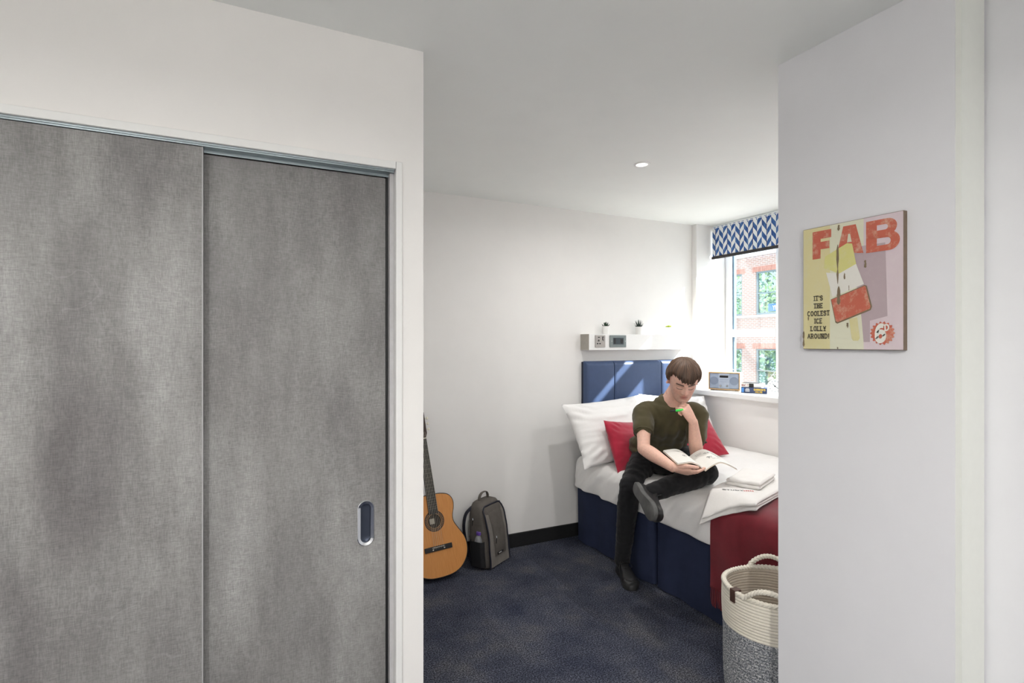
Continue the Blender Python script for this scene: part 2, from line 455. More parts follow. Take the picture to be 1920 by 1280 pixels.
for i_ in range(32):
    a_, b_ = hole0[i_], hole0[(i_ + 1) % 32]
    nn_ = 12 if abs(a_[1] - b_[1]) > 0.05 else 1
    hole += [(a_[0] + (b_[0] - a_[0]) * q_ / nn_, a_[1] + (b_[1] - a_[1]) * q_ / nn_) for q_ in range(nn_)]
def door_with_hole():
    m = MB(); y0, y1 = YW + 0.046, YW + 0.066; x0, x1, z0, z1 = -0.32, 0.4155, 0.012, 1.9985
    outer = []
    for (hx, hz) in hole:
        dx, dz = hx - HX, hz - HZ; k = min((0.0605 if dx > 0 else 0.0605) / max(abs(dx), 1e-6), 0.14 / max(abs(dz), 1e-6)); outer.append((HX + dx * k, HZ + dz * k))
    n = len(hole)
    v = [(a, y0, b) for a, b in hole] + [(a, y0, b) for a, b in outer] + [(a, y1, b) for a, b in hole]
    m.add(v, [(i, (i + 1) % n, n + (i + 1) % n, n + i) for i in range(n)] + [(i, (i + 1) % n, 2 * n + (i + 1) % n, 2 * n + i) for i in range(n)])
    xa, xb, za, zb = HX - 0.0605, HX + 0.0605, HZ - 0.14, HZ + 0.14
    # the rest of the leaf around that patch
    m.box(x0, xa, y0, y1, z0, z1).box(xb, x1, y0, y1, z0, z1).box(xa, xb, y0, y1, z0, za).box(xa, xb, y0, y1, zb, z1)
    for i in range(n):      # corner triangles where the ring turns from one side of the patch to the next
        (ax_, az_), (bx_, bz_) = outer[i], outer[(i + 1) % n]
        if min(abs(ax_ - bx_), abs(az_ - bz_)) > 1e-5:
            cx = xa if min(ax_, bx_) - xa < 1e-5 else xb; cz = za if min(az_, bz_) - za < 1e-5 else zb
            m.add([(ax_, y0, az_), (cx, y0, cz), (bx_, y0, bz_)], [(0, 1, 2)])
    return m
d2 = door_with_hole().build('sliding_door', DOORMAT, wd, smooth=False)
def slot(r, hh, n=32): return [(r * math.cos(a), (hh if math.sin(a) > 0 else -hh) + r * math.sin(a)) for a in [2 * math.pi * k / n + 0.05 for k in range(n)]]
def slotring(r, y): return [(HX + a, YW + 0.046 + y, HZ + b) for a, b in slot(r, 0.0475)]
pull = MB(); pull.rings([slotring(0.0275, 0.0), slotring(0.0275, -0.003), slotring(0.0255, -0.0045), slotring(0.0170, -0.002), slotring(0.0148, 0.0015), slotring(0.0144, 0.017)], False, False)
pu = pull.build('pull_handle', CHROME, d2, fix=True)
MB().rings([slotring(0.0145, 0.0170), slotring(0.008, 0.0175), slotring(0.001, 0.0176)], False, True).build('handle_cup', M('dark_cup_metal', (70, 76, 90), 0.35, 0.7), pu)

# ------------------------------------------------------------------ wooden plaque with the printed lolly advert
px0, px1, pz0, pz1 = 0.885, 1.194, 1.4245, 1.8235    # along Y and Z on the poster wall
pf = XP - 0.0185
plq = thing('poster_plaque', (XP, 1.04, pz0), 'square wooden plaque printed with a faded ice lolly advert on the white wall', 'poster')
pb = MB().rbox(pf, XP - 0.0005, px0, px1, pz0, pz1, 0.0015).build('board', M('brown_mdf_edge', (120, 104, 88), 0.7, var=0.15), plq)
def flat(pts, lift, mat, name, parent):
    """print polygon: pts in plaque coordinates u (0 left .. 1 right), w (0 bottom .. 1 top)"""
    n = MB(); v = []
    for u, w in pts: v.append((pf - lift, px1 - u * (px1 - px0), pz0 + w * (pz1 - pz0)))
    n.add(v, [tuple(range(len(pts)))]); return n
def mk_print(name, rgb, wear=0.35, under=(226, 222, 196)):
    t = NT(name); v = t.coord('Object')
    f = t.noise(v, 34, 8, 0.75); g = t.noise(v, 5, 4)
    w = t.ramp(f, [(0.50, (0, 0, 0, 1)), (0.66, (1, 1, 1, 1))])
    c = t.mix(t.math('MULTIPLY', w, wear), lin(rgb), lin(under))
    c = t.mix(t.math('MULTIPLY', g, 0.18), c, lin((150, 135, 105)))
    t.set(Base_Color=c, Roughness=0.6); return t.m
P_YEL = mk_print('print_yellow', (228, 219, 166)); P_CRM = mk_print('print_cream', (232, 232, 208)); P_PNK = mk_print('print_pink', (224, 208, 214), 0.25, (235, 226, 226))
P_RED = mk_print('print_red', (200, 98, 78), 0.45); P_MAU = mk_print('print_mauve', (188, 170, 176), 0.25, (205, 190, 192)); P_BLK = mk_print('print_black', (40, 38, 32), 0.15)
P_WHT = mk_print('print_white', (240, 238, 230), 0.1); P_LEM = mk_print('print_lemon', (224, 220, 142), 0.4); P_BRN = mk_print('print_worn_brown', (128, 112, 88), 0.3, (90, 78, 60)); P_STK = mk_print('print_stick', (224, 216, 160), 0.3)
def prt(name, mat, polys, lift):
    m = MB()
    for i, p in enumerate(polys):
        q = flat(p, lift + i * 0.00002, mat, name, pb); m.add(q.v, q.f)
    return m.build(name, mat, plq, smooth=False, fix=False)
prt('print_band', P_YEL, [[(0.004, .004), (.30, .004), (.30, .996), (.004, .996)]], 0.0003)
prt('print_band', P_CRM, [[(.30, .004), (.64, .004), (.64, .996), (.30, .996)]], 0.0003)
prt('print_band', P_PNK, [[(.64, .004), (.996, .004), (.996, .996), (.64, .996)]], 0.0003)
prt('print_shadow', P_MAU, [[(.52, .79), (.84, .79), (.86, .25), (.70, .22), (.70, .06), (.64, .06), (.62, .25), (.55, .6)]], 0.0006)
# FAB in heavy block capitals
prt('print_letter', P_RED, [[(.11, .74), (.20, .74), (.20, .965), (.11, .965)], [(.20, .90), (.315, .90), (.315, .965), (.20, .965)], [(.20, .815), (.295, .815), (.295, .875), (.20, .875)]], 0.0010)
prt('print_letter', P_RED, [[(.375, .755), (.465, .755), (.50, .965), (.44, .965)], [(.44, .965), (.565, .965), (.535, .90), (.46, .90)], [(.565, .965), (.64, .735), (.55, .745), (.505, .915)], [(.42, .79), (.60, .79), (.59, .835), (.435, .835)]], 0.0010)
def arcp(cx, cy, rx, ry, a0, a1, n=12): return [(cx + rx * math.cos(R_(a0 + (a1 - a0) * i / n)), cy + ry * math.sin(R_(a0 + (a1 - a0) * i / n))) for i in range(n + 1)]
def band(o, i): return [[o[k], o[k + 1], i[k + 1], i[k]] for k in range(len(o) - 1)]
bowl1 = band([(.75, .965)] + arcp(.86, .905, .085, .06, 90, -90) + [(.75, .845)], [(.75, .925)] + arcp(.84, .905, .025, .02, 90, -90) + [(.75, .885)])
bowl2 = band([(.75, .87)] + arcp(.875, .80, .095, .07, 90, -90) + [(.75, .73)], [(.75, .828)] + arcp(.86, .80, .03, .026, 90, -90) + [(.75, .772)])
prt('print_letter', P_RED, [[(.665, .73), (.765, .73), (.765, .965), (.665, .965)]] + bowl1 + bowl2, 0.0010)
# the lolly: lemon tip, white middle, red end, stick
prt('print_lolly_tip', P_LEM, [[(.235, .66), (.25, .75), (.48, .83), (.53, .82), (.57, .66), (.40, .60)]], 0.0014)
prt('print_lolly_middle', P_WHT, [[(.26, .62), (.40, .60), (.57, .66), (.645, .50), (.33, .42)]], 0.0014)
prt('print_lolly_stick', P_STK, [[(.50, .24), (.58, .25), (.605, .09), (.59, .07), (.54, .07), (.525, .09)]], 0.0012)
prt('print_lolly_base', P_BRN, [[(.31, .40), (.65, .492), (.672, .485), (.722, .325), (.71, .30), (.38, .205), (.36, .215)]], 0.0014)
prt('print_lolly_base', P_RED, [[(.318, .397), (.65, .484), (.662, .478), (.708, .325), (.70, .310), (.385, .217), (.366, .225)]], 0.0017)
rnd = random.Random(3)
def streak(u, w0, w1, wd_): 
    L, Rr = [], []
    for k in range(9):
        w = w0 + (w1 - w0) * k / 8; a = wd_ * (0.4 + rnd.random() * 0.8) * (0.35 if k in (0, 8) else 1); L.append((u - a + rnd.uniform(-.003, .003), w)); Rr.append((u + a, w))
    return [[L[k], Rr[k], Rr[k + 1], L[k + 1]] for k in range(8)]
for stk in [streak(.385, .52, .83, .011), streak(.395, .355, .50, .018), streak(.395, .94, .985, .012), streak(.455, .55, .60, .008), streak(.66, .62, .68, .010), streak(.485, .17, .21, .010), streak(.01, .02, .15, .010), streak(.385, .004, .02, .008), streak(.065, .24, .27, .006), streak(.5, .46, .50, .003)]: prt('worn_streak', P_BRN, stk, 0.0020)
tx = MB()
U_ = np.array([0, -1.0, 0]); V_ = np.array([0, 0, 1.0])
for k, (s, sc) in enumerate((("IT'S", 1), ('THE', 1), ('COOLEST', 1), ('ICE', 1), ('LOLLY', 1), ('AROUND!', 1))):
    letters(tx, s, (pf - 0.0016, px1 - 0.175 * (px1 - px0), pz0 + (0.418 - 0.0620 * k) * (pz1 - pz0) - 0.007), U_, V_, 0.0138, 0.25, 0.80, True, 0.24, True)
tx.build('print_slogan', P_BLK, plq, smooth=False, fix=False)
cu, cw = .815, .125
prt('price_badge', P_RED, [[(cu + (.105 + .008 * math.cos(18 * a)) * math.cos(a), cw + (.105 + .008 * math.cos(18 * a)) * 0.775 * math.sin(a)) for a in [2 * math.pi * k / 144 for k in range(144)]]], 0.0012)
t6 = MB()
letters(t6, '6', (pf - 0.0018, px1 - (cu - .055) * (px1 - px0), pz0 + (cw - .062) * (pz1 - pz0)), nrm((0, -1, 0.18)), nrm((0, 0.05, 1)), 0.044, 0.30, 0.80, False)
letters(t6, 'D', (pf - 0.0018, px1 - (cu + .022) * (px1 - px0), pz0 + (cw + .018) * (pz1 - pz0)), nrm((0, -1, 0.18)), nrm((0, 0.05, 1)), 0.0165, 0.26, 0.95, True)
t6.build('price_figure', P_WHT, plq, smooth=False, fix=False)

# ------------------------------------------------------------------ downlights
def mk_emit(name, col, st):
    t = NT(name); t.b.inputs['Emission Color'].default_value = col; t.b.inputs['Emission Strength'].default_value = st
    t.b.inputs['Base Color'].default_value = (0.9, 0.9, 0.9, 1); return t.m
LENS = mk_emit('downlight_lens', (1.0, 0.96, 0.90, 1), 4.0)
def downlight(x, y, watts, label, col=(1, 0.985, 0.965)):
    t = thing('ceiling_downlight', (x, y, HC), label, 'downlight', 'downlights in the ceiling')
    T = Matrix.Translation((x, y, HC))
    MB().lathe([(0.030, -0.0005), (0.032, -0.005), (0.040, -0.006), (0.045, -0.004), (0.046, -0.0004)], 32, T, False, False).build('trim_ring', TRIMW, t)
    MB().lathe([(0.031, -0.0015), (0.016, -0.0026), (0.002, -0.003)], 24, T, False, True).build('lens', LENS, t)
    ld = bpy.data.lights.new('downlight_lamp', 'AREA'); ld.shape = 'DISK'; ld.size = 0.062; ld.energy = watts; ld.color = col; ld.spread = R_(170)
    lo = bpy.data.objects.new('lamp', ld); COL.objects.link(lo); lo.parent = t; lo.location = (0, 0, -0.008)
downlight(1.956, 2.36, LAMP_ROOM, 'white round downlight in the middle of the bedroom ceiling')
downlight(2.85, 1.80, LAMP_ROOM, 'unseen white downlight added in the bedroom ceiling over the foot of the bed')  # added out of view to soften the shadows of the seen downlight
downlight(0.10, -0.75, LAMP_HALL_FILL, 'unseen fill downlight added in the hall ceiling on the poster wall side')  # unseen lamp added as fill light for the hall
downlight(-0.75, -0.20, LAMP_HALL_FILL, 'unseen fill downlight added in the hall ceiling on the wardrobe side')  # second added fill lamp, also out of view
# ------------------------------------------------------------------ cloth materials
def mk_cloth(name, rgb, rough=0.85, weave=900, var=0.05, sheen=0.0, bump=0.15):
    t = NT(name); v = t.coord('Object')
    f = t.noise(v, 14, 4); g = t.noise(v, weave, 2)
    c = lin(rgb); lo = tuple(x * (1 - var) for x in c[:3]) + (1,); hi = tuple(min(1, x * (1 + var)) for x in c[:3]) + (1,)
    cc = t.ramp(f, [(0.3, lo), (0.7, hi)])
    cc = t.mix(0.5, cc, t.mix(1.0, cc, t.ramp(g, [(0.3, (0.8, 0.8, 0.8, 1)), (0.7, (1.2, 1.2, 1.2, 1))]), 'MULTIPLY'))
    t.set(Base_Color=cc, Roughness=rough)
    if sheen: t.set(Sheen_Weight=sheen)
    t.b.inputs['Specular IOR Level'].default_value = 0.2
    t.bump(g, bump, 0.001); return t.m
LINEN = mk_cloth('white_bed_linen', (238, 236, 234), 0.9, var=0.015)
TOWEL = mk_cloth('white_terry_towel', (236, 233, 229), 0.95, 600, 0.02, 0.2, 0.5)
NAVY = mk_cloth('navy_valance_cloth', (40, 47, 70), 0.8, 1100, 0.08)
CRIMSON = mk_cloth('crimson_velvet', (168, 32, 56), 0.7, 900, 0.12, 0.5)
WINE = mk_cloth('wine_red_wool', (112, 24, 36), 0.9, 500, 0.14, 0.3, 0.4)
LEATHER = M('blue_leatherette', (60, 78, 112), 0.42, var=0.05, scale=30, bump=0.15, bscale=600)

# ------------------------------------------------------------------ bed
BX0, BX1, BY0, BY1, BZ = 2.165, 3.335, 1.47, 3.325, 0.622
bed = thing('single_bed', (2.75, 2.4, 0), 'single bed with white duvet and navy pleated valance below the window', 'bed')
MB().rbox(BX0 + 0.035, BX1, BY0 + 0.03, BY1, 0.03, 0.405, 0.01).build('base', NAVY, bed)
MB().rbox(BX0 + 0.02, BX1, BY0 + 0.01, BY1, 0.406, 0.60, 0.03, 3).build('mattress', LINEN, bed)
# valance: a cloth wall that runs along the side and the foot, with an inverted pleat
path = []
def vx(y): return BX0 + 0.004 * math.sin(y * 9) + 0.003 * math.sin(y * 23)
y = 3.325
while y > 2.52: path.append((vx(y) - 0.018 * math.exp(-((y - 2.58) / 0.08) ** 2), y)); y -= 0.03
path += [(BX0 - 0.012, 2.512), (BX0 + 0.006, 2.498), (BX0 + 0.030, 2.504), (BX0 + 0.033, 2.487), (BX0 + 0.030, 2.468), (BX0 + 0.006, 2.478), (BX0 - 0.004, 2.466)]
y = 2.44
while y > BY0 + 0.03: path.append((vx(y), y)); y -= 0.03
path += [(BX0 + 0.004, BY0 + 0.012), (BX0 + 0.015, BY0)]
x = BX0 + 0.06
while x < BX1: path.append((x, BY0 + 0.004 * math.sin(x * 20))); x += 0.05
vm = MB(); pth = np.array(path)
def vrow(z, k, inn=0.0):
    out = []
    for i, (a, b) in enumerate(pth):
        w = 0.006 * (1 - z / 0.42) * math.sin(b * 31 + a * 17) * k
        out.append((a + w + inn, b + (inn if b < 1.6 else 0), z))
    return out
zs = [0.008, 0.05, 0.12, 0.2, 0.28, 0.36, 0.425]
rows = [vrow(z, 1) for z in zs] + [vrow(z, 1, 0.004) for z in zs[::-1]]
vm.rings(rows + [rows[0]], closed=False); vm.build('valance', NAVY, bed, angle=70)
# duvet draped over the side
def sstep(a, b, x): t = min(1, max(0, (x - a) / (b - a))); return t * t * (3 - 2 * t)
sec = bez([(BX0 + 0.012, 0.398), (BX0 - 0.020, 0.402), (BX0 - 0.028, 0.43), (BX0 - 0.030, 0.49), (BX0 - 0.022, 0.55), (BX0 + 0.012, 0.597), (BX0 + 0.07, 0.617), (BX0 + 0.20, BZ), (2.75, BZ + 0.016), (3.15, BZ + 0.030), (BX1 - 0.012, BZ + 0.022), (BX1 - 0.004, BZ - 0.05)], 9)
NV = 150
dm = MB(); rws = []
for j in range(NV + 1):
    yy = BY0 + 0.005 + (BY1 - 0.005 - BY0) * j / NV
    row = []
    for i, (a, b) in enumerate(sec):
        side = 1 - sstep(BX0 - 0.01, BX0 + 0.16, a)
        w = 0.014 * pn(a * 1.2 + b * 3, yy * 6.0, b * 2) + 0.008 * pn(a * 5 + 3, yy * 13 + a * 7, b * 6)
        fold = 0.022 * pn(7.1, yy * 4.5 + b * 2.2, b * 3.5) + 0.014 * pn(2.2, yy * 11 + b * 5, 4 * b)
        head = sstep(2.6, 3.1, yy)
        da = -fold * side * (0.8 + 1.2 * head) - 0.012 * head * side
        db = w * (1 - side) * 0.75 + 0.003 * pn(0.3, yy * 3.2, 1.0) * side * (1 if i < 30 else 0)
        crease = math.sin(yy * 70 + b * 55 + 5 * pn(yy * 5, b * 6, 1.7)) * (0.35 + 0.65 * abs(pn(yy * 3 + 4, b * 4, 0.5)) * 2)
        da -= 0.0055 * crease * side * sstep(0.42, 0.48, b) * (0.35 + 0.65 * sstep(2.5, 2.9, yy))
        db += 0.005 * math.sin(yy * 44 - a * 38 + 4 * pn(a * 4, yy * 4, 2)) * (1 - side) * math.exp(-((a - 2.3) / 0.16) ** 2) * sstep(2.6, 2.9, yy)
        if i < 12: db += 0.002 * math.sin(yy * 8) + 0.002 * pn(1, yy * 9, 2)
        for (cx, cy, dep, sg) in ((2.46, 2.76, 0.035, 0.13), (2.39, 2.30, 0.008, 0.08), (2.30, 2.70, 0.020, 0.12)):
            db -= dep * math.exp(-((a - cx) ** 2 + (yy - cy) ** 2) / (2 * sg * sg)) * (1 - side)
        edge = sstep(BY0 + 0.06, BY0, yy)
        row.append((a + da, yy, b + db - edge * 0.03))
    rws.append(row)
dm.rings(rws, closed=False); dm.build('duvet', LINEN, bed, angle=80)

# padded headboard on the wall, three stitched panels
hb = thing('padded_headboard', (2.73, YB, 0.55), 'navy blue leatherette headboard of three padded panels behind the pillows', 'headboard')
MB().rbox(2.25, 3.21, 3.372, YB - 0.001, 0.56, 1.298, 0.004).build('backing_board', M('dark_navy_backing', (30, 38, 60), 0.7), hb)
def padded(x0, x1, lr=(0.012, 0.012)):
    z0, z1, yf, yb = 0.56, 1.303, 3.333, 3.374
    def fn(u, v):
        a = 1 - (2 * abs(u - 0.5)) ; 
        ex = min(1, (u * (x1 - x0)) / lr[0] if u < .5 else ((1 - u) * (x1 - x0)) / lr[1])
        ez = min(1, (1 - v) * (z1 - z0) / 0.035)
        r = math.sqrt(max(0, 1 - (1 - ex) ** 2)) * math.sqrt(max(0, 1 - (1 - ez) ** 2))
        puff = 0.004 * math.sin(math.pi * u)
        return (x0 + (x1 - x0) * u, yb - (yb - yf) * r - puff * r, z0 + (z1 - z0) * v)
    m = MB(); us = sorted(set([i / 20 for i in range(21)] + [k * lr[0] / (x1 - x0) / 5 for k in range(6)] + [1 - k * lr[1] / (x1 - x0) / 5 for k in range(6)]))
    vs = sorted(set([i / 16 for i in range(17)] + [1 - k * 0.035 / 0.743 / 6 for k in range(7)]))
    m.rings([[fn(u, v) for u in us] for v in vs], closed=False)
    # closed back
    m.add([(x0, yb, z0), (x1, yb, z0), (x1, yb, z1), (x0, yb, z1)], [(0, 1, 2, 3)])
    return m
for a, b, l in ((2.244, 2.4995, (0.030, 0.004)), (2.5005, 2.9595, (0.004, 0.004)), (2.9605, 3.216, (0.004, 0.030))):
    padded(a, b, l).build('panel', LEATHER, hb, angle=60)

def cushion(w, h, t, seed, pin=0.05, wr=0.006, n=44, sag=0.0):
    """pillow in its own plane: x width, y height, z thickness; pinched corners, wrinkles"""
    m = MB()
    def f(u, v, s):
        x, y = 2 * u - 1, 2 * v - 1
        bx = 1 - pin * (1 - y * y) ; by = 1 - pin * (1 - x * x)
        k = max(0, 1 - abs(x) ** 2.3) ** 0.55 * max(0, 1 - abs(y) ** 2.3) ** 0.55
        z = s * t / 2 * k
        wn = (pn(x * 1.3 + seed, y * 4.2, s) * 1.0 + 0.5 * pn(x * 3 + seed, y * 9 + 2 * x, 3 * s)) * wr * min(1, k * 3)
        cr = wr * 0.9 * sum(math.exp(-((abs(x) + abs(y) - 1.45) / 0.25) ** 2) * math.sin(20 * (abs(x) - abs(y)) + seed) for _ in (0,))
        return (x * w / 2 * bx, y * h / 2 * by - sag * (1 - abs(x)) * max(0, y), z + s * (wn + cr * min(1, k * 2)))
    a = MB().grid(lambda u, v: f(u, v, 1), n, n); b = MB().grid(lambda u, v: f(u, v, -1), n, n)
    m.add(a.v, a.f); m.add(b.v, b.f); return m
def weld_build(m, name, mat, parent=None, T=None, d=1e-4):
    me = m.mesh(name); me.materials.append(mat)
    bm = bmesh.new(); bm.from_mesh(me); bmesh.ops.remove_doubles(bm, verts=bm.verts[:], dist=d); bmesh.ops.recalc_face_normals(bm, faces=bm.faces[:])
    if T is not None: bm.transform(T)
    bm.to_mesh(me); bm.free(); return link(me, name, parent, True, 75)
def lean(c, yaw, tilt, roll): return Matrix.Translation(c) @ Matrix.Rotation(R_(yaw), 4, 'Z') @ Matrix.Rotation(R_(90 - tilt), 4, 'X') @ Matrix.Rotation(R_(roll), 4, 'Z')
def soft(name, label, cat, mat, size, c, yaw, tilt, roll, seed, group=None, **kw):
    o = weld_build(cushion(*size, seed, **kw), name, mat); o.matrix_world = lean(c, yaw, tilt, roll)
    return tag(o, label, cat, group)
soft('pillow', 'plump white pillow leaning on the headboard, sticking out past the bed edge', 'pillow', LINEN, (0.76, 0.47, 0.19), (2.355, 3.13, 0.825), 3, 30, 3, 1.3, pin=0.07, wr=0.010)
soft('pillow', 'white pillow leaning on the headboard between the seated man and the window', 'pillow', LINEN, (0.62, 0.47, 0.18), (2.985, 3.15, 0.825), -4, 30, -4, 6.1, pin=0.07, wr=0.010)
soft('cushion', 'crimson velvet cushion propped on the white pillow at the man\'s elbow', 'cushion', CRIMSON, (0.40, 0.36, 0.13), (2.350, 2.955, 0.735), 14, 26, -7, 2.0, pin=0.05, wr=0.004)
soft('cushion', 'crimson velvet cushion tipped on its corner behind the man, by the window wall', 'cushion', CRIMSON, (0.38, 0.37, 0.13), (2.820, 2.86, 0.775), -24, 38, 14, 4.0, pin=0.05, wr=0.004)

# throw over the foot of the bed
thr = thing('red_throw', (2.7, 1.8, 0.6), 'wine red wool throw with fringed ends draped over the foot of the bed', 'blanket')
tsec = bez([(BX0 - 0.040, 0.195), (BX0 - 0.040, 0.30), (BX0 - 0.041, 0.42), (BX0 - 0.038, 0.54), (BX0 - 0.012, 0.604), (BX0 + 0.06, 0.632), (BX0 + 0.2, 0.637), (2.75, 0.655), (3.15, 0.668), (3.30, 0.664)], 6)
rw = []
for j in range(31):
    yy = 1.492 + (2.03 - 1.492) * j / 30
    r = []
    for a, b in tsec:
        side = 1 - sstep(BX0 - 0.02, BX0 + 0.1, a)
        r.append((a - side * 0.006 * pn(3, yy * 8, b * 4) , yy + 0.004 * pn(a * 4, 1, b * 4), b + (1 - side) * 0.004 * pn(a * 6, yy * 8, 2)))
    rw.append(r)
def thick(rows, off):
    up = [[(p[0] - off * (1 if p[2] < 0.58 else 0), p[1], p[2] + off * (1 if p[2] >= 0.58 else 0)) for p in r] for r in rows]
    return up
tm = MB(); tm.rings(rw, closed=False); tm.build('blanket', WINE, thr, angle=80)
fr = MB(); rnd = random.Random(7)
for k in range(84):
    yy = 1.495 + 0.53 * k / 84; x = BX0 - 0.040 - 0.004 * rnd.random()
    fr.tube([(x, yy, 0.205), (x - 0.002, yy + rnd.uniform(-.002, .002), 0.15), (x + rnd.uniform(-.003, .003), yy + rnd.uniform(-.004, .004), 0.102 + rnd.random() * 0.012)], [0.0022, 0.003, 0.002], 5)
tag(fr.build('fringe', WINE, thr), kind='stuff')

# folded towels
def towel_layer(m, o, u, v, lu, lv, z0, t, seed, droop):
    o = np.array(o); u = np.array(u); v = np.array(v); rg = []
    for i in range(33):
        a = lu * i / 32; ring = []
        e = min(1, min(a, lu - a) / (t * 0.6)); tt = t / 2 * math.sqrt(max(0.02, 1 - (1 - e) ** 2))
        cs = []
        for k in range(25): cs.append((lv * k / 24, 1))
        for k in range(1, 4): cs.append((lv + t / 2 * math.sin(math.pi * k / 4), math.cos(math.pi * k / 4)))
        for k in range(25): cs.append((lv * (24 - k) / 24, -1))
        for k in range(1, 4): cs.append((-t / 2 * math.sin(math.pi * k / 4), -math.cos(math.pi * k / 4)))
        for b, s in cs:
            p = o + u * a + v * b
            z = z0 + t / 2 + s * tt + 0.006 * pn(a * 9 + seed, b * 5, seed) + 0.003 * pn(a * 22, b * 9 + seed, 1)
            ring.append((p[0], p[1], z - droop(p[0], p[1])))
        rg.append(ring)
    m.rings(rg); return m
def droop1(x, y):
    d = max(0.0, 2.190 - x); k = sstep(1.78, 2.10, y)
    return d * (0.55 + 0.80 * k) if d > 0 else 0.0
uu, vv = nrm((0.33, -0.944, 0)), nrm((0.944, 0.33, 0))
bt = thing('bath_towel', (2.35, 1.98, 0.64), 'large folded white bath towel with dark and red lettering, hanging over the bed edge', 'towel')
for k in range(3):
    o = np.array((2.092, 2.070, 0)) + uu * 0.006 * k + vv * (0.012 * (k % 2))
    towel_layer(MB(), o, uu, vv, 0.290 - 0.008 * k, 0.56, 0.641 + 0.0125 * k, 0.015, 3.0 + k, droop1).build('towel_fold', TOWEL, bt, angle=60)
TZ = 0.6835
def stitch(mb):      # lay the lettering on the wavy top fold
    o = np.array((2.092, 2.070, 0)) + uu * 0.012
    out = []
    for i, (x, y, z) in enumerate(mb.v):
        d = np.array((x, y, 0)) - o; a, b = float(d @ uu), float(d @ vv)
        out.append((x, y, 0.641 + 0.025 + 0.015 + 0.006 * pn(a * 9 + 5.0, b * 5, 5.0) + 0.003 * pn(a * 22, b * 9 + 5.0, 1) - droop1(x, y) + 0.0012 + (i // 4 % 7) * 0.00003))
    mb.v = out
lt = MB(); letters(lt, 'STUDY', (2.205, 2.022, TZ - 0.008), nrm((0.78, -0.62, 0)), nrm((0.62, 0.78, 0)), 0.017, 0.20, 1.25, False, 0.22)
stitch(lt)
lt.build('lettering', M('charcoal_thread', (52, 52, 56), 0.8), bt, smooth=False, fix=False)
lt2 = MB(); letters(lt2, 'INN', (2.205 + 0.78 * 0.102, 2.022 - 0.62 * 0.102, TZ - 0.008), nrm((0.78, -0.62, 0)), nrm((0.62, 0.78, 0)), 0.017, 0.20, 1.15, False, 0.22)
stitch(lt2)
lt2.build('lettering', M('red_thread', (196, 58, 56), 0.8), bt, smooth=False, fix=False)
ht = thing('hand_towel', (2.44, 2.06, 0.69), 'small folded white hand towel lying on top of the bath towel', 'towel')
u2, v2 = nrm((0.41, -0.91, 0)), nrm((0.91, 0.41, 0))
for k in range(2):
    towel_layer(MB(), np.array((2.305, 2.092, 0)) + v2 * 0.006 * k, u2, v2, 0.175, 0.275, 0.681 + 0.018 * k, 0.020, 9.0 + k, lambda x, y: 0).build('towel_fold', TOWEL, ht, angle=60)

# ------------------------------------------------------------------ wall shelf with sockets
sh = thing('wall_shelf', (2.75, YB, 1.387), 'boxy white wall shelf with two metal socket plates above the headboard', 'shelf')
MB().rbox(2.246, 3.25, 3.300, YB, 1.387, 1.505, 0.0015).build('shelf_box', TRIMW, sh)
MB().box(2.2435, 2.2462, 3.3005, YB, 1.3875, 1.5045).build('end_panel', M('taupe_end_panel', (176, 170, 160), 0.6), sh, smooth=False)
STEEL = M('brushed_steel_plate', (176, 172, 168), 0.35, 0.8, var=0.05); DSTEEL = M('dark_nickel_plate', (128, 136, 136), 0.4, 0.8, var=0.05)
s1 = MB().rbox(2.297, 2.386, 3.290, 3.2998, 1.407, 1.497, 0.003).build('socket_plate', STEEL, sh)
for x0, x1, z0, z1 in ((2.318, 2.334, 1.477, 1.484), (2.321, 2.330, 1.450, 1.464), (2.309, 2.321, 1.430, 1.439), (2.330, 2.342, 1.430, 1.439), (2.313, 2.317, 1.452, 1.457), (2.366, 2.370, 1.451, 1.456)):
    MB().box(x0, x1, 3.2888, 3.2904, z0, z1).build('socket_hole', BLACK, s1, smooth=False)
MB().rbox(2.357, 2.371, 3.2865, 3.2902, 1.459, 1.486, 0.001).build('rocker_switch', BLACK, s1)
MB().rbox(2.361, 2.367, 3.2855, 3.2868, 1.463, 1.482, 0.0005).build('rocker_face', STEEL, s1)
s2 = MB().rbox(2.427, 2.578, 3.290, 3.2998, 1.407, 1.497, 0.003).build('socket_plate', DSTEEL, sh)
MB().box(2.456, 2.552, 3.2885, 3.2904, 1.428, 1.478).build('socket_insert', M('dark_slate_plastic', (52, 62, 68), 0.4), s2, smooth=False)
MB().box(2.462, 2.478, 3.2878, 3.2887, 1.432, 1.474).build('port_hole', BLACK, s2, smooth=False)
hd = MB().box(2.521, 2.546, 3.2878, 3.2887, 1.440, 1.468).box(2.527, 2.540, 3.2878, 3.2887, 1.434, 1.441)
hd.build('port_hole', BLACK, s2, smooth=False)
for x in (2.441, 2.566): MB().lathe([(0.0035, 0), (0.003, 0.002), (0.0005, 0.0024)], 10, Matrix.Translation((x, 3.2898, 1.452)) @ Matrix.Rotation(R_(90), 4, 'X')).build('screw', CHROME, s2)

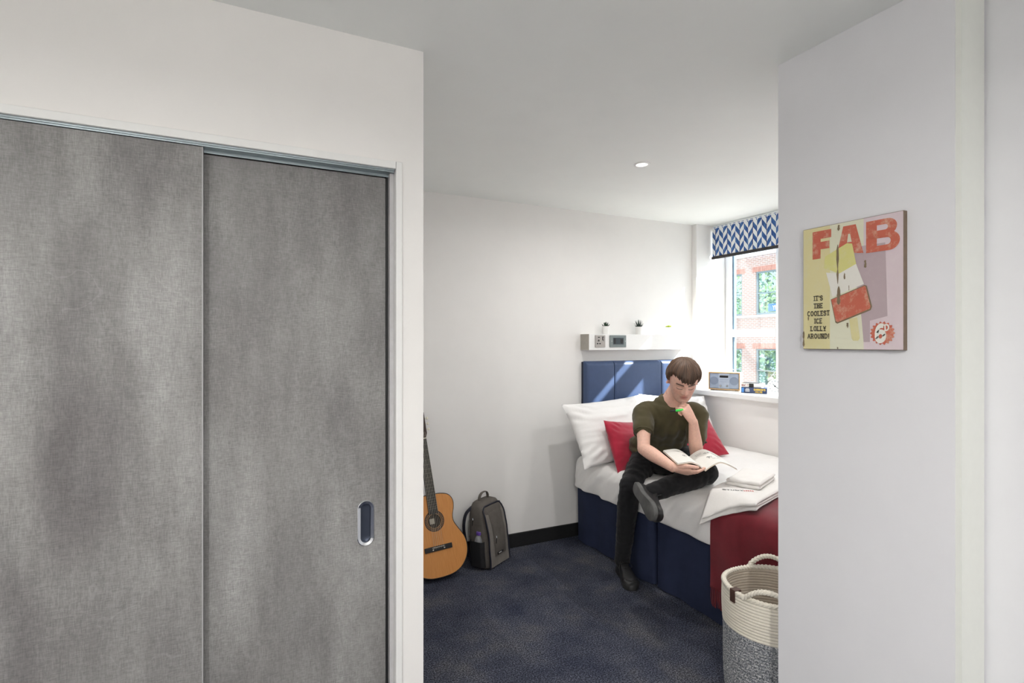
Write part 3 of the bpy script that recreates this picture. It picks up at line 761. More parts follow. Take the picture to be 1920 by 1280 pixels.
# small succulents on the shelf
POT = M('white_ceramic', (240, 239, 236), 0.35, var=0.01)
SOIL = M('dark_soil', (52, 44, 36), 0.95, var=0.4, scale=200)
def succulent(x, label, kind, col, seed):
    rd = random.Random(seed)
    t = thing('potted_succulent', (x, 3.352, 1.5055), label, 'plant', 'succulents on the wall shelf', world=False)
    MB().lathe([(0.0215, 0), (0.0235, 0.001), (0.0285, 0.057), (0.0290, 0.060), (0.0265, 0.060), (0.0250, 0.052), (0.001, 0.051)], 28).build('pot', POT, t)
    MB().lathe([(0.0254, 0.0505), (0.012, 0.054), (0.001, 0.055)], 16).build('soil', SOIL, t)
    m = MB(); mt = M('leaf_' + kind, col, 0.5, var=0.25, scale=120)
    spec = {'haworthia': [(5, 75, .040, .0060), (7, 50, .040, .0060), (8, 24, .036, .0055)], 'aloe': [(5, 80, .064, .0042), (8, 62, .062, .0042), (9, 40, .050, .004), (7, 20, .040, .004)],
            'echeveria': [(5, 70, .020, .0070), (7, 45, .026, .0085), (9, 22, .030, .0090), (9, 6, .029, .0085)]}[kind]
    for cnt, el, L, w in spec:
        for k in range(cnt):
            az = 2 * math.pi * (k + rd.random() * 0.4) / cnt + el; e = R_(el + rd.uniform(-6, 6)); c, s = math.cos(az), math.sin(az)
            pts, rr = [], []
            for q in range(6):
                f = q / 5; ee = e + (0.35 if kind != 'aloe' else 0.12) * f; rad = L * f * math.cos(ee) + 0.004; hh = L * f * math.sin(ee)
                pts.append((c * rad, s * rad, 0.053 + hh)); rr.append(w * (0.75, 1, 1, .8, .5, .08)[q] if kind != 'echeveria' else w * (0.5, .8, 1, 1, .75, .12)[q])
            m.tube(pts, rr, 6, ref=(-s, c, 0), ratio=0.42)
    m.build('leaves', mt, t)
succulent(2.433, 'small dark green stubby succulent in white pot above the metal sockets', 'haworthia', (38, 66, 44), 1)
succulent(2.748, 'small dark spiky aloe in white pot at the middle of the shelf', 'aloe', (46, 62, 56), 2)
succulent(3.05, 'small lime green rosette succulent in white pot at the shelf end by the window', 'echeveria', (160, 178, 60), 3)

# ------------------------------------------------------------------ roller blind
def mk_chevron():
    t = NT('blue_chevron_blind_print'); v = t.coord('Object')
    sp = t.node('ShaderNodeSeparateXYZ'); t.link(v, sp.inputs[0])
    w, per = 0.0415, 0.090
    q = t.math('DIVIDE', t.math('SUBTRACT', 3.40, sp.outputs['Y']), w)
    col = t.math('FLOOR', q); f = t.math('FRACT', q)
    odd = t.math('MODULO', col, 2.0)
    s = t.math('ADD', t.math('MULTIPLY', odd, t.math('SUBTRACT', 1.0, f)), t.math('MULTIPLY', t.math('SUBTRACT', 1.0, odd), f))
    ph = t.math('FRACT', t.math('ADD', t.math('DIVIDE', t.math('SUBTRACT', sp.outputs['Z'], t.math('MULTIPLY', s, 0.050)), per), t.math('ADD', t.math('MULTIPLY', odd, 0.5), 4.0)))
    blue = t.math('LESS_THAN', ph, 0.5)
    m = t.node('ShaderNodeMapping'); m.inputs['Scale'].default_value = (1, 1, 0.08); t.link(v, m.inputs[0])
    st = t.noise(m.outputs[0], 260, 3)
    b = t.ramp(st, [(0.35, lin((26, 62, 128))), (0.55, lin((50, 96, 158))), (0.72, lin((120, 158, 200)))])
    wht = t.ramp(t.noise(v, 30, 3), [(0.3, lin((222, 230, 234))), (0.7, lin((240, 238, 236)))])
    c = t.mix(blue, wht, b)
    third = t.math('MULTIPLY', t.math('LESS_THAN', t.math('MODULO', t.math('ADD', col, 1.0), 3.0), 0.5), t.math('LESS_THAN', f, 0.09))
    c = t.mix(third, c, lin((72, 44, 78)))
    t.set(Base_Color=c, Roughness=0.85); return t.m
bl = thing('roller_blind', (3.53, 2.5, HC), 'rolled-up window blind with blue and white chevron print and dark bottom bar', 'blind')
MB().box(3.5285, 3.5305, 2.415, 3.347, 2.160, HC - 0.02).build('blind_fabric', mk_chevron(), bl, smooth=False)
MB().rbox(3.521, 3.538, 2.410, 3.354, 2.142, 2.166, 0.004, 3).build('bottom_bar', M('dark_bronze_bar', (52, 50, 50), 0.45, 0.3), bl)
MB().tube([(3.55, 2.410, HC - 0.027), (3.55, 3.350, HC - 0.027)], 0.022, 16).build('roller_tube', UPVC, bl)

# ------------------------------------------------------------------ radio, books and clock on the sill
SZ = 1.0553
rd_ = thing('table_radio', (3.478, 3.165, SZ), 'beech framed tabletop radio with grey front, twin speakers and carry handle on the sill', 'radio', world=False, rot=(0, 0, math.atan2(-0.213, 0.122)))
BEECH = M('beech_veneer', (216, 178, 132), 0.5, var=0.1, scale=25)
GREYP = M('silver_grey_plastic', (158, 170, 190), 0.45, var=0.02); GRILL = M('speaker_grille', (134, 146, 166), 0.6, var=0.12, scale=700, bump=0.5, bscale=700)
W2 = 0.122
MB().rbox(-W2, W2, -0.048, 0.052, 0.006, 0.014, 0.002).rbox(-W2, W2, -0.048, 0.052, 0.139, 0.147, 0.002).rbox(-W2, -W2 + 0.008, -0.048, 0.052, 0.013, 0.140, 0.002).rbox(W2 - 0.008, W2, -0.048, 0.052, 0.013, 0.140, 0.002).build('wooden_case', BEECH, rd_)
MB().rbox(-W2 + 0.0085, W2 - 0.0085, -0.0445, 0.045, 0.0145, 0.1385, 0.008, 3).build('front_panel', GREYP, rd_)
ctr = MB().rbox(-0.041, 0.041, -0.0475, -0.044, 0.016, 0.137, 0.001).build('centre_panel', M('pale_silver_plastic', (176, 186, 202), 0.4), rd_)
TF = Matrix.Translation((0, -0.0445, 0)) @ Matrix.Rotation(R_(90), 4, 'X')
for sx in (-0.077, 0.077):
    MB().lathe([(0.033, 0.0), (0.033, 0.0012), (0.031, 0.002), (0.001, 0.0012)], 32, TF @ Matrix.Translation((sx, 0.078, 0))).build('speaker', GRILL, rd_)
MB().rbox(-0.033, 0.033, -0.049, -0.0472, 0.104, 0.121, 0.0006).build('display', BLACK, ctr)
for z in (0.085, 0.068): MB().rbox(-0.035, 0.035, -0.0486, -0.0472, z, z + 0.005, 0.0006).build('button_row', GREYP, ctr)
for sx in (-0.026, 0.026): MB().lathe([(0.009, 0), (0.009, 0.008), (0.0075, 0.010), (0.0005, 0.010)], 20, Matrix.Translation((sx, -0.0472, 0.038)) @ Matrix.Rotation(R_(90), 4, 'X')).build('knob', CHROME, ctr)
hp = [(-0.088, 0, 0.147), (-0.080, 0, 0.158), (-0.05, 0, 0.173), (0, 0, 0.179), (0.05, 0, 0.173), (0.080, 0, 0.158), (0.088, 0, 0.147)]
MB().tube(bez(hp, 5), 0.0032, 8, ref=(0, 1, 0), ratio=0.7).build('carry_handle', M('silver_handle', (205, 212, 222), 0.3, 0.6), rd_)
for sx in (-0.095, 0.095): MB().rbox(sx - 0.012, sx + 0.012, -0.035, 0.035, 0.0, 0.0065, 0.001).build('foot', BLACK, rd_)
def book(name, o, ang, L, D, T_, z, label, cov, txts):
    b = thing(name, (o[0], o[1], z), label, 'book', 'books stacked on the window sill', world=False, rot=(0, 0, ang))
    MB().rbox(0.003, L - 0.003, 0.003, D - 0.004, 0.002, T_ - 0.002, 0.001).build('pages', M('paper_block', (236, 230, 216), 0.9, var=0.05, scale=300), b)
    MB().rbox(0, L, 0.0015, D, 0, 0.0022, 0.0008).rbox(0, L, 0.0015, D, T_ - 0.0022, T_, 0.0008).rbox(0, L, 0, 0.003, 0, T_, 0.001).build('cover', cov, b)
    for s, x, zz, h, col, xs in txts:
        m = MB(); letters(m, s, (x, -0.0006, zz), (1, 0, 0), (0, 0, 1), h, 0.24, xs, False, 0.2); m.build('spine_lettering', col, b, smooth=False, fix=False)
    return b
WHITEINK = M('white_ink', (236, 236, 234), 0.6); YEL = M('yellow_ink', (240, 200, 70), 0.6); REDINK = M('dark_red_ink', (130, 44, 34), 0.6)
ba = math.atan2(-0.176, 0.074)
bc = MATS.setdefault('navy_blue_cover', M('navy_blue_cover', (44, 60, 96), 0.45, var=0.3, scale=12))
b1 = book('paperback_book', (3.418, 2.958), ba, 0.190, 0.128, 0.043, SZ, 'thick dark blue paperback with yellow spine lettering, lowest of the pair on the sill', bc,
     [('COLLINS', 0.105, 0.006, 0.011, YEL, 0.75), ("GANNON'S", 0.095, 0.023, 0.013, YEL, 0.85)])
MB().box(0.004, 0.022, -0.0008, 0.0, 0.004, 0.040).build('spine_patch', M('sky_blue_patch', (70, 130, 200), 0.5), b1, smooth=False)
MB().box(0.032, 0.064, -0.0006, 0.0, 0.012, 0.016).box(0.032, 0.064, -0.0006, 0.0, 0.022, 0.027).box(0.036, 0.060, -0.0006, 0.0, 0.031, 0.035).build('spine_print', WHITEINK, b1, smooth=False)
b2 = book('paperback_book', (3.424, 2.965), ba + 0.05, 0.150, 0.120, 0.030, SZ + 0.0436, 'white and black paperback with red spine lettering, on top of the blue one', M('white_cover', (232, 230, 226), 0.45), 
     [('WHAT IT', 0.006, 0.009, 0.013, REDINK, 0.62)])
MB().box(0.060, 0.094, -0.0007, 0.0, 0.001, 0.029).build('spine_patch', M('black_cover_print', (26, 24, 22), 0.5), b2, smooth=False)
MB().rbox(0.0, 0.13, 0.002, 0.119, 0.0301, 0.0312, 0.0004).build('cover_print', M('black_cover_print', (26, 24, 22), 0.5), b2)

ck = thing('alarm_clock', (3.505, 2.728, SZ), 'round white twin-bell alarm clock on the window sill', 'clock', world=False, rot=(0, 0, math.atan2(0.75, -0.66) - math.pi))
# local: face looks along -Y
CKW = M('white_enamel', (232, 236, 240), 0.3, var=0.01)
TCk = Matrix.Translation((0, 0.022, 0.064)) @ Matrix.Rotation(R_(90), 4, 'X')
MB().lathe([(0.001, -0.004), (0.040, -0.003), (0.049, 0.006), (0.050, 0.012), (0.050, 0.036), (0.052, 0.040), (0.051, 0.045), (0.046, 0.044), (0.0445, 0.039)], 36, TCk, True, False).build('case', CKW, ck)
MB().lathe([(0.0455, 0.0385), (0.02, 0.0388), (0.001, 0.039)], 36, TCk, False, True).build('dial', M('pale_dial', (220, 226, 230), 0.6), ck)
tk = MB()
for k in range(12):
    a = math.pi * k / 6; tk.box(-0.0012, 0.0012, 0.034, 0.041, 0.0389, 0.0398, T=TCk @ Matrix.Rotation(a, 4, 'Z'))
tk.build('hour_marks', BLACK, ck, smooth=False)
for a, L in ((0.7, 0.022), (-2.2, 0.033)): MB().box(-0.0013, 0.0013, -0.004, L, 0.0400, 0.0408, T=TCk @ Matrix.Rotation(a, 4, 'Z')).build('hand', BLACK, ck, smooth=False)
MB().lathe([(0.005, 0.0395), (0.005, 0.042), (0.0005, 0.0425)], 12, TCk).build('centre_cap', BLACK, ck)
for s in (-1, 1):
    TB = Matrix.Translation((s * 0.027, 0, 0.112)) @ Matrix.Rotation(R_(s * 28), 4, 'Y')
    MB().lathe([(0.021, 0.0), (0.0215, 0.002), (0.019, 0.010), (0.012, 0.0165), (0.001, 0.019)], 24, TB).build('bell', CKW, ck)
    MB().tube([(s * 0.024, 0, 0.108), (s * 0.020, 0, 0.095)], 0.003, 8).build('bell_post', CHROME, ck)
    MB().tube([(s * 0.024, 0, 0.024), (s * 0.036, 0.002, 0.003)], [0.004, 0.0035], 8, round_ends=True).build('leg', CKW, ck)
MB().tube(bez([(-0.026, 0, 0.130), (-0.018, 0, 0.143), (0, 0, 0.149), (0.018, 0, 0.143), (0.026, 0, 0.130)], 5), 0.0025, 8).build('top_handle', CHROME, ck)
# ------------------------------------------------------------------ classical guitar leaning on the wall
ga = nrm((-0.058, 0.23, 0.796)); gn = nrm(np.array((0.02, -1.0, 0)) - ga * np.dot((0.02, -1.0, 0), ga)); gl = np.cross(ga, gn)
GM = frame((1.056, 3.105, 0.0265), gl, ga, gn)
gt = thing('classical_guitar', GM.translation, 'honey coloured classical guitar with black bridge leaning on the wall beside the rucksack', 'guitar', world=False, rot=GM.to_euler())
prof = bez([(0.0, 0.0), (0.07, 0.006), (0.13, 0.032), (0.172, 0.085), (0.186, 0.145), (0.176, 0.205), (0.146, 0.258), (0.122, 0.305), (0.122, 0.345), (0.136, 0.392), (0.137, 0.435), (0.112, 0.472), (0.06, 0.488), (0.0, 0.490)], 5)
outl = [(x, y) for x, y in prof] + [(-x, y) for x, y in prof[-2:0:-1]]
SPRUCE = NT('honey_spruce_top'); 
_v = SPRUCE.coord('Object', (60, 2.0, 1)); _f = SPRUCE.noise(_v, 5, 4)
SPRUCE.set(Base_Color=SPRUCE.ramp(_f, [(0.3, lin((196, 128, 62))), (0.6, lin((210, 144, 76))), (0.8, lin((220, 156, 88)))]), Roughness=0.35); SPRUCE = SPRUCE.m
ROSEW = M('dark_rosewood', (52, 32, 24), 0.4, var=0.25, scale=30); EBONY = M('ebony_black', (22, 20, 20), 0.4, var=0.2, scale=60); BRASSW = M('nickel_fret', (118, 114, 106), 0.4, 0.7)
body = MB().prism(outl, -0.092, -0.0045).build('body_sides', ROSEW, gt, angle=30)
SH = (0.0, 0.330)
# soundboard with a real hole
tb = MB(); n = len(outl)
def soundboard(z):
    ring = []
    for (x, y) in outl:
        ang = math.atan2(y - SH[1], x - SH[0]); ring.append((SH[0] + 0.042 * math.cos(ang), SH[1] + 0.042 * math.sin(ang), z))
    return ring
o_top = [(x * 0.988, 0.003 + y * 0.988, 0.0) for x, y in outl]; o_bot = [(x * 0.988, 0.003 + y * 0.988, -0.0045) for x, y in outl]
tb.rings([o_bot, o_top, soundboard(0.0), soundboard(-0.004)], False, False); tb.build('soundboard', SPRUCE, gt, angle=30)
MB().tube([(x * 0.992, 0.002 + y * 0.992, -0.002) for x, y in outl], 0.0028, 6, closed=True).build('binding', EBONY, gt)
MB().lathe([(0.0418, -0.0040), (0.02, -0.0042), (0.001, -0.0042)], 40, Matrix.Translation((0, SH[1], 0)), False, True).build('soundhole', M('dark_hollow_wood', (48, 40, 34), 0.8), gt)
MB().box(-0.030, 0.002, SH[1] - 0.016, SH[1] + 0.016, -0.0039, -0.0035).build('maker_label', M('paper_label', (176, 170, 158), 0.8), gt, smooth=False)
ro = MB().lathe([(0.0425, 0.0002), (0.043, 0.0010), (0.0625, 0.0010), (0.063, 0.0002)], 48, Matrix.Translation((0, SH[1], 0)), False, False).build('rosette', M('rosette_dark', (62, 42, 34), 0.5), gt)
rk = MB()
for k in range(36):
    rk.box(-0.0016, 0.0016, 0.0485, 0.0575, 0.0010, 0.0014, T=Matrix.Translation((0, SH[1], 0)) @ Matrix.Rotation(2 * math.pi * k / 36, 4, 'Z'))
rk.build('rosette_inlay', M('rosette_pale', (168, 132, 86), 0.5), ro, smooth=False)
MB().lathe([(0.0420, 0.0004), (0.0422, 0.0016), (0.0448, 0.0016), (0.045, 0.0008)], 48, Matrix.Translation((0, SH[1], 0)), False, False).build('rosette_edge', M('rosette_pale', (168, 132, 86), 0.5), ro)
# neck, fingerboard, frets, head
MB().rings([[(x * w, yy, z) for x, z in ((-1, -0.001), (-0.9, -0.012), (-0.45, -0.021), (0.45, -0.021), (0.9, -0.012), (1, -0.001))] for yy, w in ((0.47, 0.030), (0.60, 0.0285), (0.84, 0.0255))]).build('neck', ROSEW, gt)
fbm = MB().rings([[(-w, yy, 0.0005), (w, yy, 0.0005), (w, yy, 0.0065), (-w, yy, 0.0065)] for yy, w in ((0.372, 0.0305), (0.60, 0.0285), (0.836, 0.0255))]).build('fingerboard', EBONY, gt, smooth=False)
for k in range(1, 20):
    yy = 0.8365 - 0.65 * (1 - 2 ** (-k / 12)); w = 0.0255 + (0.8365 - yy) / 0.4645 * 0.005
    if yy > 0.374: MB().box(-w, w, yy - 0.0007, yy + 0.0007, 0.0064, 0.0078).build('fret', BRASSW, fbm, smooth=False)
BONE = M('bone_white', (232, 226, 208), 0.4)
MB().rbox(-0.026, 0.026, 0.8365, 0.8420, 0.0, 0.0095, 0.001).build('nut', BONE, gt)
hs = MB().prism([(-0.026, 0.842), (0.026, 0.842), (0.036, 0.872), (0.035, 1.005), (0.012, 1.018), (0.0, 1.012), (-0.012, 1.018), (-0.035, 1.005), (-0.036, 0.872)], -0.016, 0.001).build('headstock', ROSEW, gt, angle=20)
for s in (-1, 1):
    for k in range(3):
        yy = 0.895 + 0.035 * k
        MB().tube([(s * 0.032, yy, -0.008), (s * 0.050, yy, -0.008)], 0.0028, 8).rbox(s * 0.0545 - 0.006, s * 0.0545 + 0.006, yy - 0.008, yy + 0.008, -0.012, -0.004, 0.003).build('tuning_peg', BONE, gt)
br = MB().rbox(-0.088, 0.088, 0.155, 0.185, 0.0, 0.0075, 0.003).build('bridge', EBONY, gt)
MB().rbox(-0.040, 0.040, 0.176, 0.1785, 0.0065, 0.0105, 0.0008).build('saddle', BONE, br)
for x in (-0.036, 0.036): MB().ball((x, 0.166, 0.0080), 0.0045, n=12).build('pearl_dot', M('pearl', (226, 224, 216), 0.25), br)
STR = M('guitar_string', (196, 190, 176), 0.35, 0.6)
for k in range(6):
    x0, x1 = -0.029 + 0.0116 * k, -0.0215 + 0.0086 * k
    MB().tube([(x0, 0.168, 0.0085), (x0, 0.1772, 0.0110), (x1, 0.8392, 0.0102), (x1 * 1.1, 0.8800, 0.002)], 0.0006 if k > 2 else 0.0008, 5).build('string', STR, gt)

# ------------------------------------------------------------------ rucksack with a bottle in its side pocket
wv, bv = nrm((0.85, 0.53, 0)), nrm((-0.53, 0.85, 0))
BM = frame((1.362, 3.118, 0.0), wv, bv, (0, 0, 1))
bp = thing('rucksack', BM.translation, 'grey canvas rucksack with navy zip standing against the skirting', 'backpack', world=False, rot=BM.to_euler())
CANV = mk_cloth('grey_canvas', (98, 93, 88), 0.85, 500, 0.15, 0, 0.4); CANVL = mk_cloth('light_grey_canvas', (126, 121, 115), 0.85, 500, 0.12, 0, 0.4); NVZ = M('navy_zip_tape', (24, 26, 40), 0.6)
def rr_ring(x0, x1, y0, y1, z, r, dx=0, dy=0):
    pts = []
    for cx, cy, a0 in ((x1 - r, y1 - r, 0), (x0 + r, y1 - r, 90), (x0 + r, y0 + r, 180), (x1 - r, y0 + r, 270)):
        for k in range(6): a = R_(a0 + 18 * k); pts.append((cx + r * math.cos(a) + dx, cy + r * math.sin(a) + dy, z))
    return pts
lv = [(0.004, .01, .24, .012, .135, .03), (0.02, .0, .25, .0, .145, .03), (0.12, -.002, .252, -.004, .15, .035), (0.22, .004, .246, .0, .145, .035), (0.31, .006, .244, .006, .140, .035), (0.365, .010, .240, .016, .132, .035), (0.398, .026, .224, .036, .120, .035), (0.408, .055, .195, .055, .110, .02)]
MB().rings([rr_ring(a, b, c, d, z, r, 0, z * 0.10) for z, a, b, c, d, r in lv]).build('bag_body', CANV, bp, angle=60)
def face(u, v, off):   # front surface of the bag, u 0..1 across, v 0..1 up
    z = 0.012 + 0.372 * v; x = 0.012 + 0.226 * u + (0.006 * math.sin(math.pi * v)) * (0.5 - u) * 2
    nar = sstep(0.80, 1.0, v) * 0.010; x = x + nar * (0.5 - u) * 2
    yb = -0.006 + 0.02 * sstep(0.5, 1.0, v) + 0.018 * sstep(0.8, 1.0, v) + z * 0.10
    return (x, yb - off - 0.010 * math.sin(math.pi * u) * math.sin(math.pi * min(1, v * 1.1)) + 0.004 * pn(u * 3, v * 5, 2), z)
fp = MB().grid(lambda u, v: face(u, v, 0.004), 16, 24); fp.build('front_panel', CANVL, bp, angle=80)
MB().grid(lambda u, v: face(0.24 + 0.56 * u + 0.1 * v * (u - .5), 0.16 + 0.80 * v, 0.0075), 12, 20).build('front_pocket', CANV, bp, angle=80)
ed = [face(0, v, 0.006) for v in np.linspace(0, 0.93, 14)] + [face(0.06, 0.985, 0.006)] + [face(u, 1.0, 0.006) for u in np.linspace(0.14, 0.86, 9)] + [face(0.94, 0.985, 0.006)] + [face(1, v, 0.006) for v in np.linspace(0.93, 0.0, 14)]
MB().tube(ed, 0.0055, 8).build('zip_piping', NVZ, bp)
MB().tube(bez([(0.075, 0.125, 0.40), (0.080, 0.125, 0.432), (0.105, 0.125, 0.452), (0.150, 0.125, 0.452), (0.170, 0.125, 0.430), (0.172, 0.125, 0.398)], 5), 0.011, 8, ref=(0, 1, 0), ratio=0.30).build('grab_handle', CANV, bp)
pk = MB().rings([rr_ring(-.026, .06, .02, .122, z, .02, 0, z * 0.08) for z in (0.02, 0.06, 0.14, 0.178)], True, False).build('side_pocket', M('black_mesh_cloth', (24, 24, 27), 0.8, var=0.3, scale=300), bp)
MB().tube(bez([(0.030, 0.150, 0.375), (-0.010, 0.170, 0.335), (-0.030, 0.172, 0.26), (-0.026, 0.160, 0.17), (0.0, 0.150, 0.06)], 6), 0.016, 8, ref=(0.3, 1, 0), ratio=0.35).build('shoulder_strap', NVZ, bp)
lb = MB().rbox(0.088, 0.150, -0.0165, -0.0135, 0.083, 0.096, 0.001).build('brand_tag', BLACK, bp)
lbt = MB()
for k in range(5): lbt.box(0.096 + 0.0065 * k, 0.1005 + 0.0065 * k, -0.0169, -0.0164, 0.087, 0.092)
lbt.build('tag_print', WHITEINK, lb, smooth=False)
for (a, b, c) in ((0.070, -0.014, 0.205), (-0.012, 0.115, 0.318), (0.256, 0.05, 0.085)):
    MB().tube([(a, b, c), (a - 0.003, b - 0.004, c - 0.012)], 0.0035, 6).build('zip_pull', CHROME, bp)
    MB().tube([(a - 0.003, b - 0.004, c - 0.012), (a - 0.006, b - 0.003, c - 0.045)], 0.0028, 6).build('zip_cord', BLACK, bp)
BT = BM @ Matrix.Translation((0.004, 0.078, 0.022))
bo = thing('water_bottle', BT.translation, 'clear plastic water bottle with purple cap tucked into the rucksack side pocket', 'bottle', world=False, rot=BM.to_euler())
PLAS = NT('clear_bottle_plastic'); PLAS.set(Base_Color=(0.86, 0.88, 0.92, 1), Roughness=0.12, Transmission_Weight=0.75, IOR=1.3); PLAS = PLAS.m
MB().lathe([(0.018, 0), (0.026, 0.004), (0.028, 0.02), (0.028, 0.14), (0.026, 0.165), (0.016, 0.185), (0.012, 0.192), (0.001, 0.192)], 24).build('bottle_body', PLAS, bo)
MB().lathe([(0.0145, 0.1925), (0.0165, 0.194), (0.0165, 0.210), (0.014, 0.213), (0.001, 0.213)], 20).build('cap', M('purple_cap', (92, 62, 150), 0.45), bo)

# ------------------------------------------------------------------ rope laundry basket
bk = thing('rope_basket', (1.92, 1.502, 0), 'cream and grey coiled rope laundry basket with braided handles beside the bed', 'basket', world=False)
CREAM = M('cream_cotton_rope', (228, 222, 208), 0.9, var=0.06, scale=150, bump=0.6, bscale=420)
def mk_heather():
    t = NT('grey_heather_rope'); v = t.coord('Object'); m = t.node('ShaderNodeMapping'); m.inputs['Scale'].default_value = (1, 1, 1.4); t.link(v, m.inputs[0])
    f = t.noise(m.outputs[0], 170, 3, 0.7)
    t.set(Base_Color=t.ramp(f, [(0.36, lin((64, 68, 74))), (0.5, lin((128, 132, 138))), (0.64, lin((212, 212, 212)))]), Roughness=0.9); t.bump(f, 0.5, 0.003); return t.m
HEATH = mk_heather()
INNER = M('inner_rope', (196, 184, 168), 0.9, var=0.06, scale=150, bump=0.4, bscale=420)
BR, ROW = 0.190, 0.0118
def brad(z): return BR * (0.93 + 0.07 * min(1, z / 0.2)) + 0.003 * math.sin(z * 20)
def coil(z0, z1, out=True):
    pr = []; nrow = int(round((z1 - z0) / ROW))
    for k in range(nrow):
        for q in range(4):
            f = (q + 0.0) / 4; z = z0 + ROW * (k + f); r = brad(z)
            bulge = 0.0042 * math.sqrt(max(0, 1 - (2 * f - 1) ** 2)); pr.append(((r + bulge) if out else (r - 0.008 - bulge), z))
    pr.append(((brad(z1)) if out else brad(z1) - 0.008, z1)); return pr
MB().lathe(coil(0.002, 0.302), 72, None, True, False).build('grey_coils', HEATH, bk, angle=50)
MB().lathe(coil(0.302, 0.452), 72, None, False, False).build('cream_coils', CREAM, bk, angle=50)
MB().lathe([(0.001, 0.010)] + [(r, z + 0.008) for r, z in coil(0.002, 0.442, False)], 72, None, False, False).build('inner_coils', INNER, bk, angle=50)
def braid(mb, path, closed, amp, r, turns):
    P = np.array(path); m = len(P)
    tg = (np.roll(P, -1, 0) - np.roll(P, 1, 0)) if closed else np.gradient(P, axis=0)
    tg /= np.linalg.norm(tg, axis=1)[:, None]
    for s in range(3):
        pts = []
        for i in range(m):
            t = tg[i]; c = nrm(np.array([P[i][0], P[i][1], 0.0]) if closed else np.cross(t, [0, 0, 1.0]) + 1e-9); b = np.cross(t, c)
            ph = 2 * math.pi * (turns * i / (m if closed else m - 1) + s / 3)
            pts.append(P[i] + c * amp * math.sin(ph) + b * amp * 0.6 * math.sin(2 * ph))
        mb.tube(pts, r, 7, closed=closed, round_ends=not closed)
    return mb
rimz = 0.456
rim = [((BR - 0.003) * math.cos(a), (BR - 0.003) * math.sin(a), rimz + 0.003 * math.sin(3 * a)) for a in np.linspace(0, 2 * math.pi, 360, endpoint=False)]
braid(MB(), rim, True, 0.0060, 0.0058, 26).build('braided_rim', CREAM, bk)
for dirx, diry in ((-0.85, -0.56), (0.74, 0.67)):
    a0 = math.atan2(diry, dirx); pts = []
    for k in range(60):
        f = k / 59; a = a0 + (f - 0.5) * 0.92; hgt = 0.052 * math.sin(math.pi * f) ** 0.75
        pts.append(((BR + 0.004) * math.cos(a), (BR + 0.004) * math.sin(a), rimz + hgt - 0.004))
    braid(MB(), pts, False, 0.0060, 0.0064, 5).build('braided_handle', CREAM, bk)
a = math.atan2(0.16, -0.98); TL = Matrix.Rotation(a, 4, 'Z') @ Matrix.Translation((BR + 0.002, 0, rimz))
MB().rbox(0.004, 0.0075, -0.014, 0.014, -0.038, 0.010, 0.001, T=TL).rbox(-0.022, 0.0075, -0.014, 0.014, 0.0085, 0.012, 0.001, T=TL).rbox(-0.0245, -0.021, -0.014, 0.014, -0.030, 0.012, 0.001, T=TL).build('leather_tab', M('brown_leather', (74, 50, 40), 0.6, var=0.1), bk)
# ------------------------------------------------------------------ the seated reader
RR, FF, UP = np.array((0.898, -0.440, 0.0)), np.array((0.440, 0.898, 0.0)), np.array((0.0, 0.0, 1.0))
man = thing('person', (2.46, 2.76, 0.60), 'person in olive t-shirt and black trousers reading on the bed, chin on hand', 'person')

# joints (room coordinates)
shR, elR, wrR = np.array((2.145, 2.575, 1.022)), np.array((2.015, 2.415, 0.842)), np.array((2.028, 2.195, 0.780))
shL, elL, wrL = np.array((2.415, 2.405, 1.018)), np.array((2.362, 2.362, 0.790)), np.array((2.242, 2.266, 1.000))
hipR, knR, anR = np.array((2.40, 2.83, 0.700)), np.array((2.085, 2.625, 0.570)), np.array((2.088, 2.705, 0.095))
hipL, knL, anL = np.array((2.53, 2.69, 0.700)), np.array((2.385, 2.305, 0.690)), np.array((1.962, 2.285, 0.632))
LATP, LATS = nrm((0.64, -0.77, 0)), nrm((0.853, -0.52, 0))      # hip line, shoulder line

# head frame: +x his right, +y face, +z crown
hc = np.array((2.249, 2.352, 1.228))
C_ = nrm((-hc[0], -hc[1], 0)); R2 = np.array((-C_[1], C_[0], 0.0)); R2 = R2 if np.dot(R2, RR) > 0 else -R2
y0_ = math.cos(R_(10)) * C_ + math.sin(R_(10)) * R2
hy = math.cos(R_(31)) * y0_ - math.sin(R_(31)) * UP
hz = nrm(math.sin(R_(31)) * y0_ + math.cos(R_(31)) * UP + 0.05 * R2)
hx = nrm(np.cross(hy, hz)); hz = np.cross(hx, hy)
HM = frame(hc, hx, hy, hz)

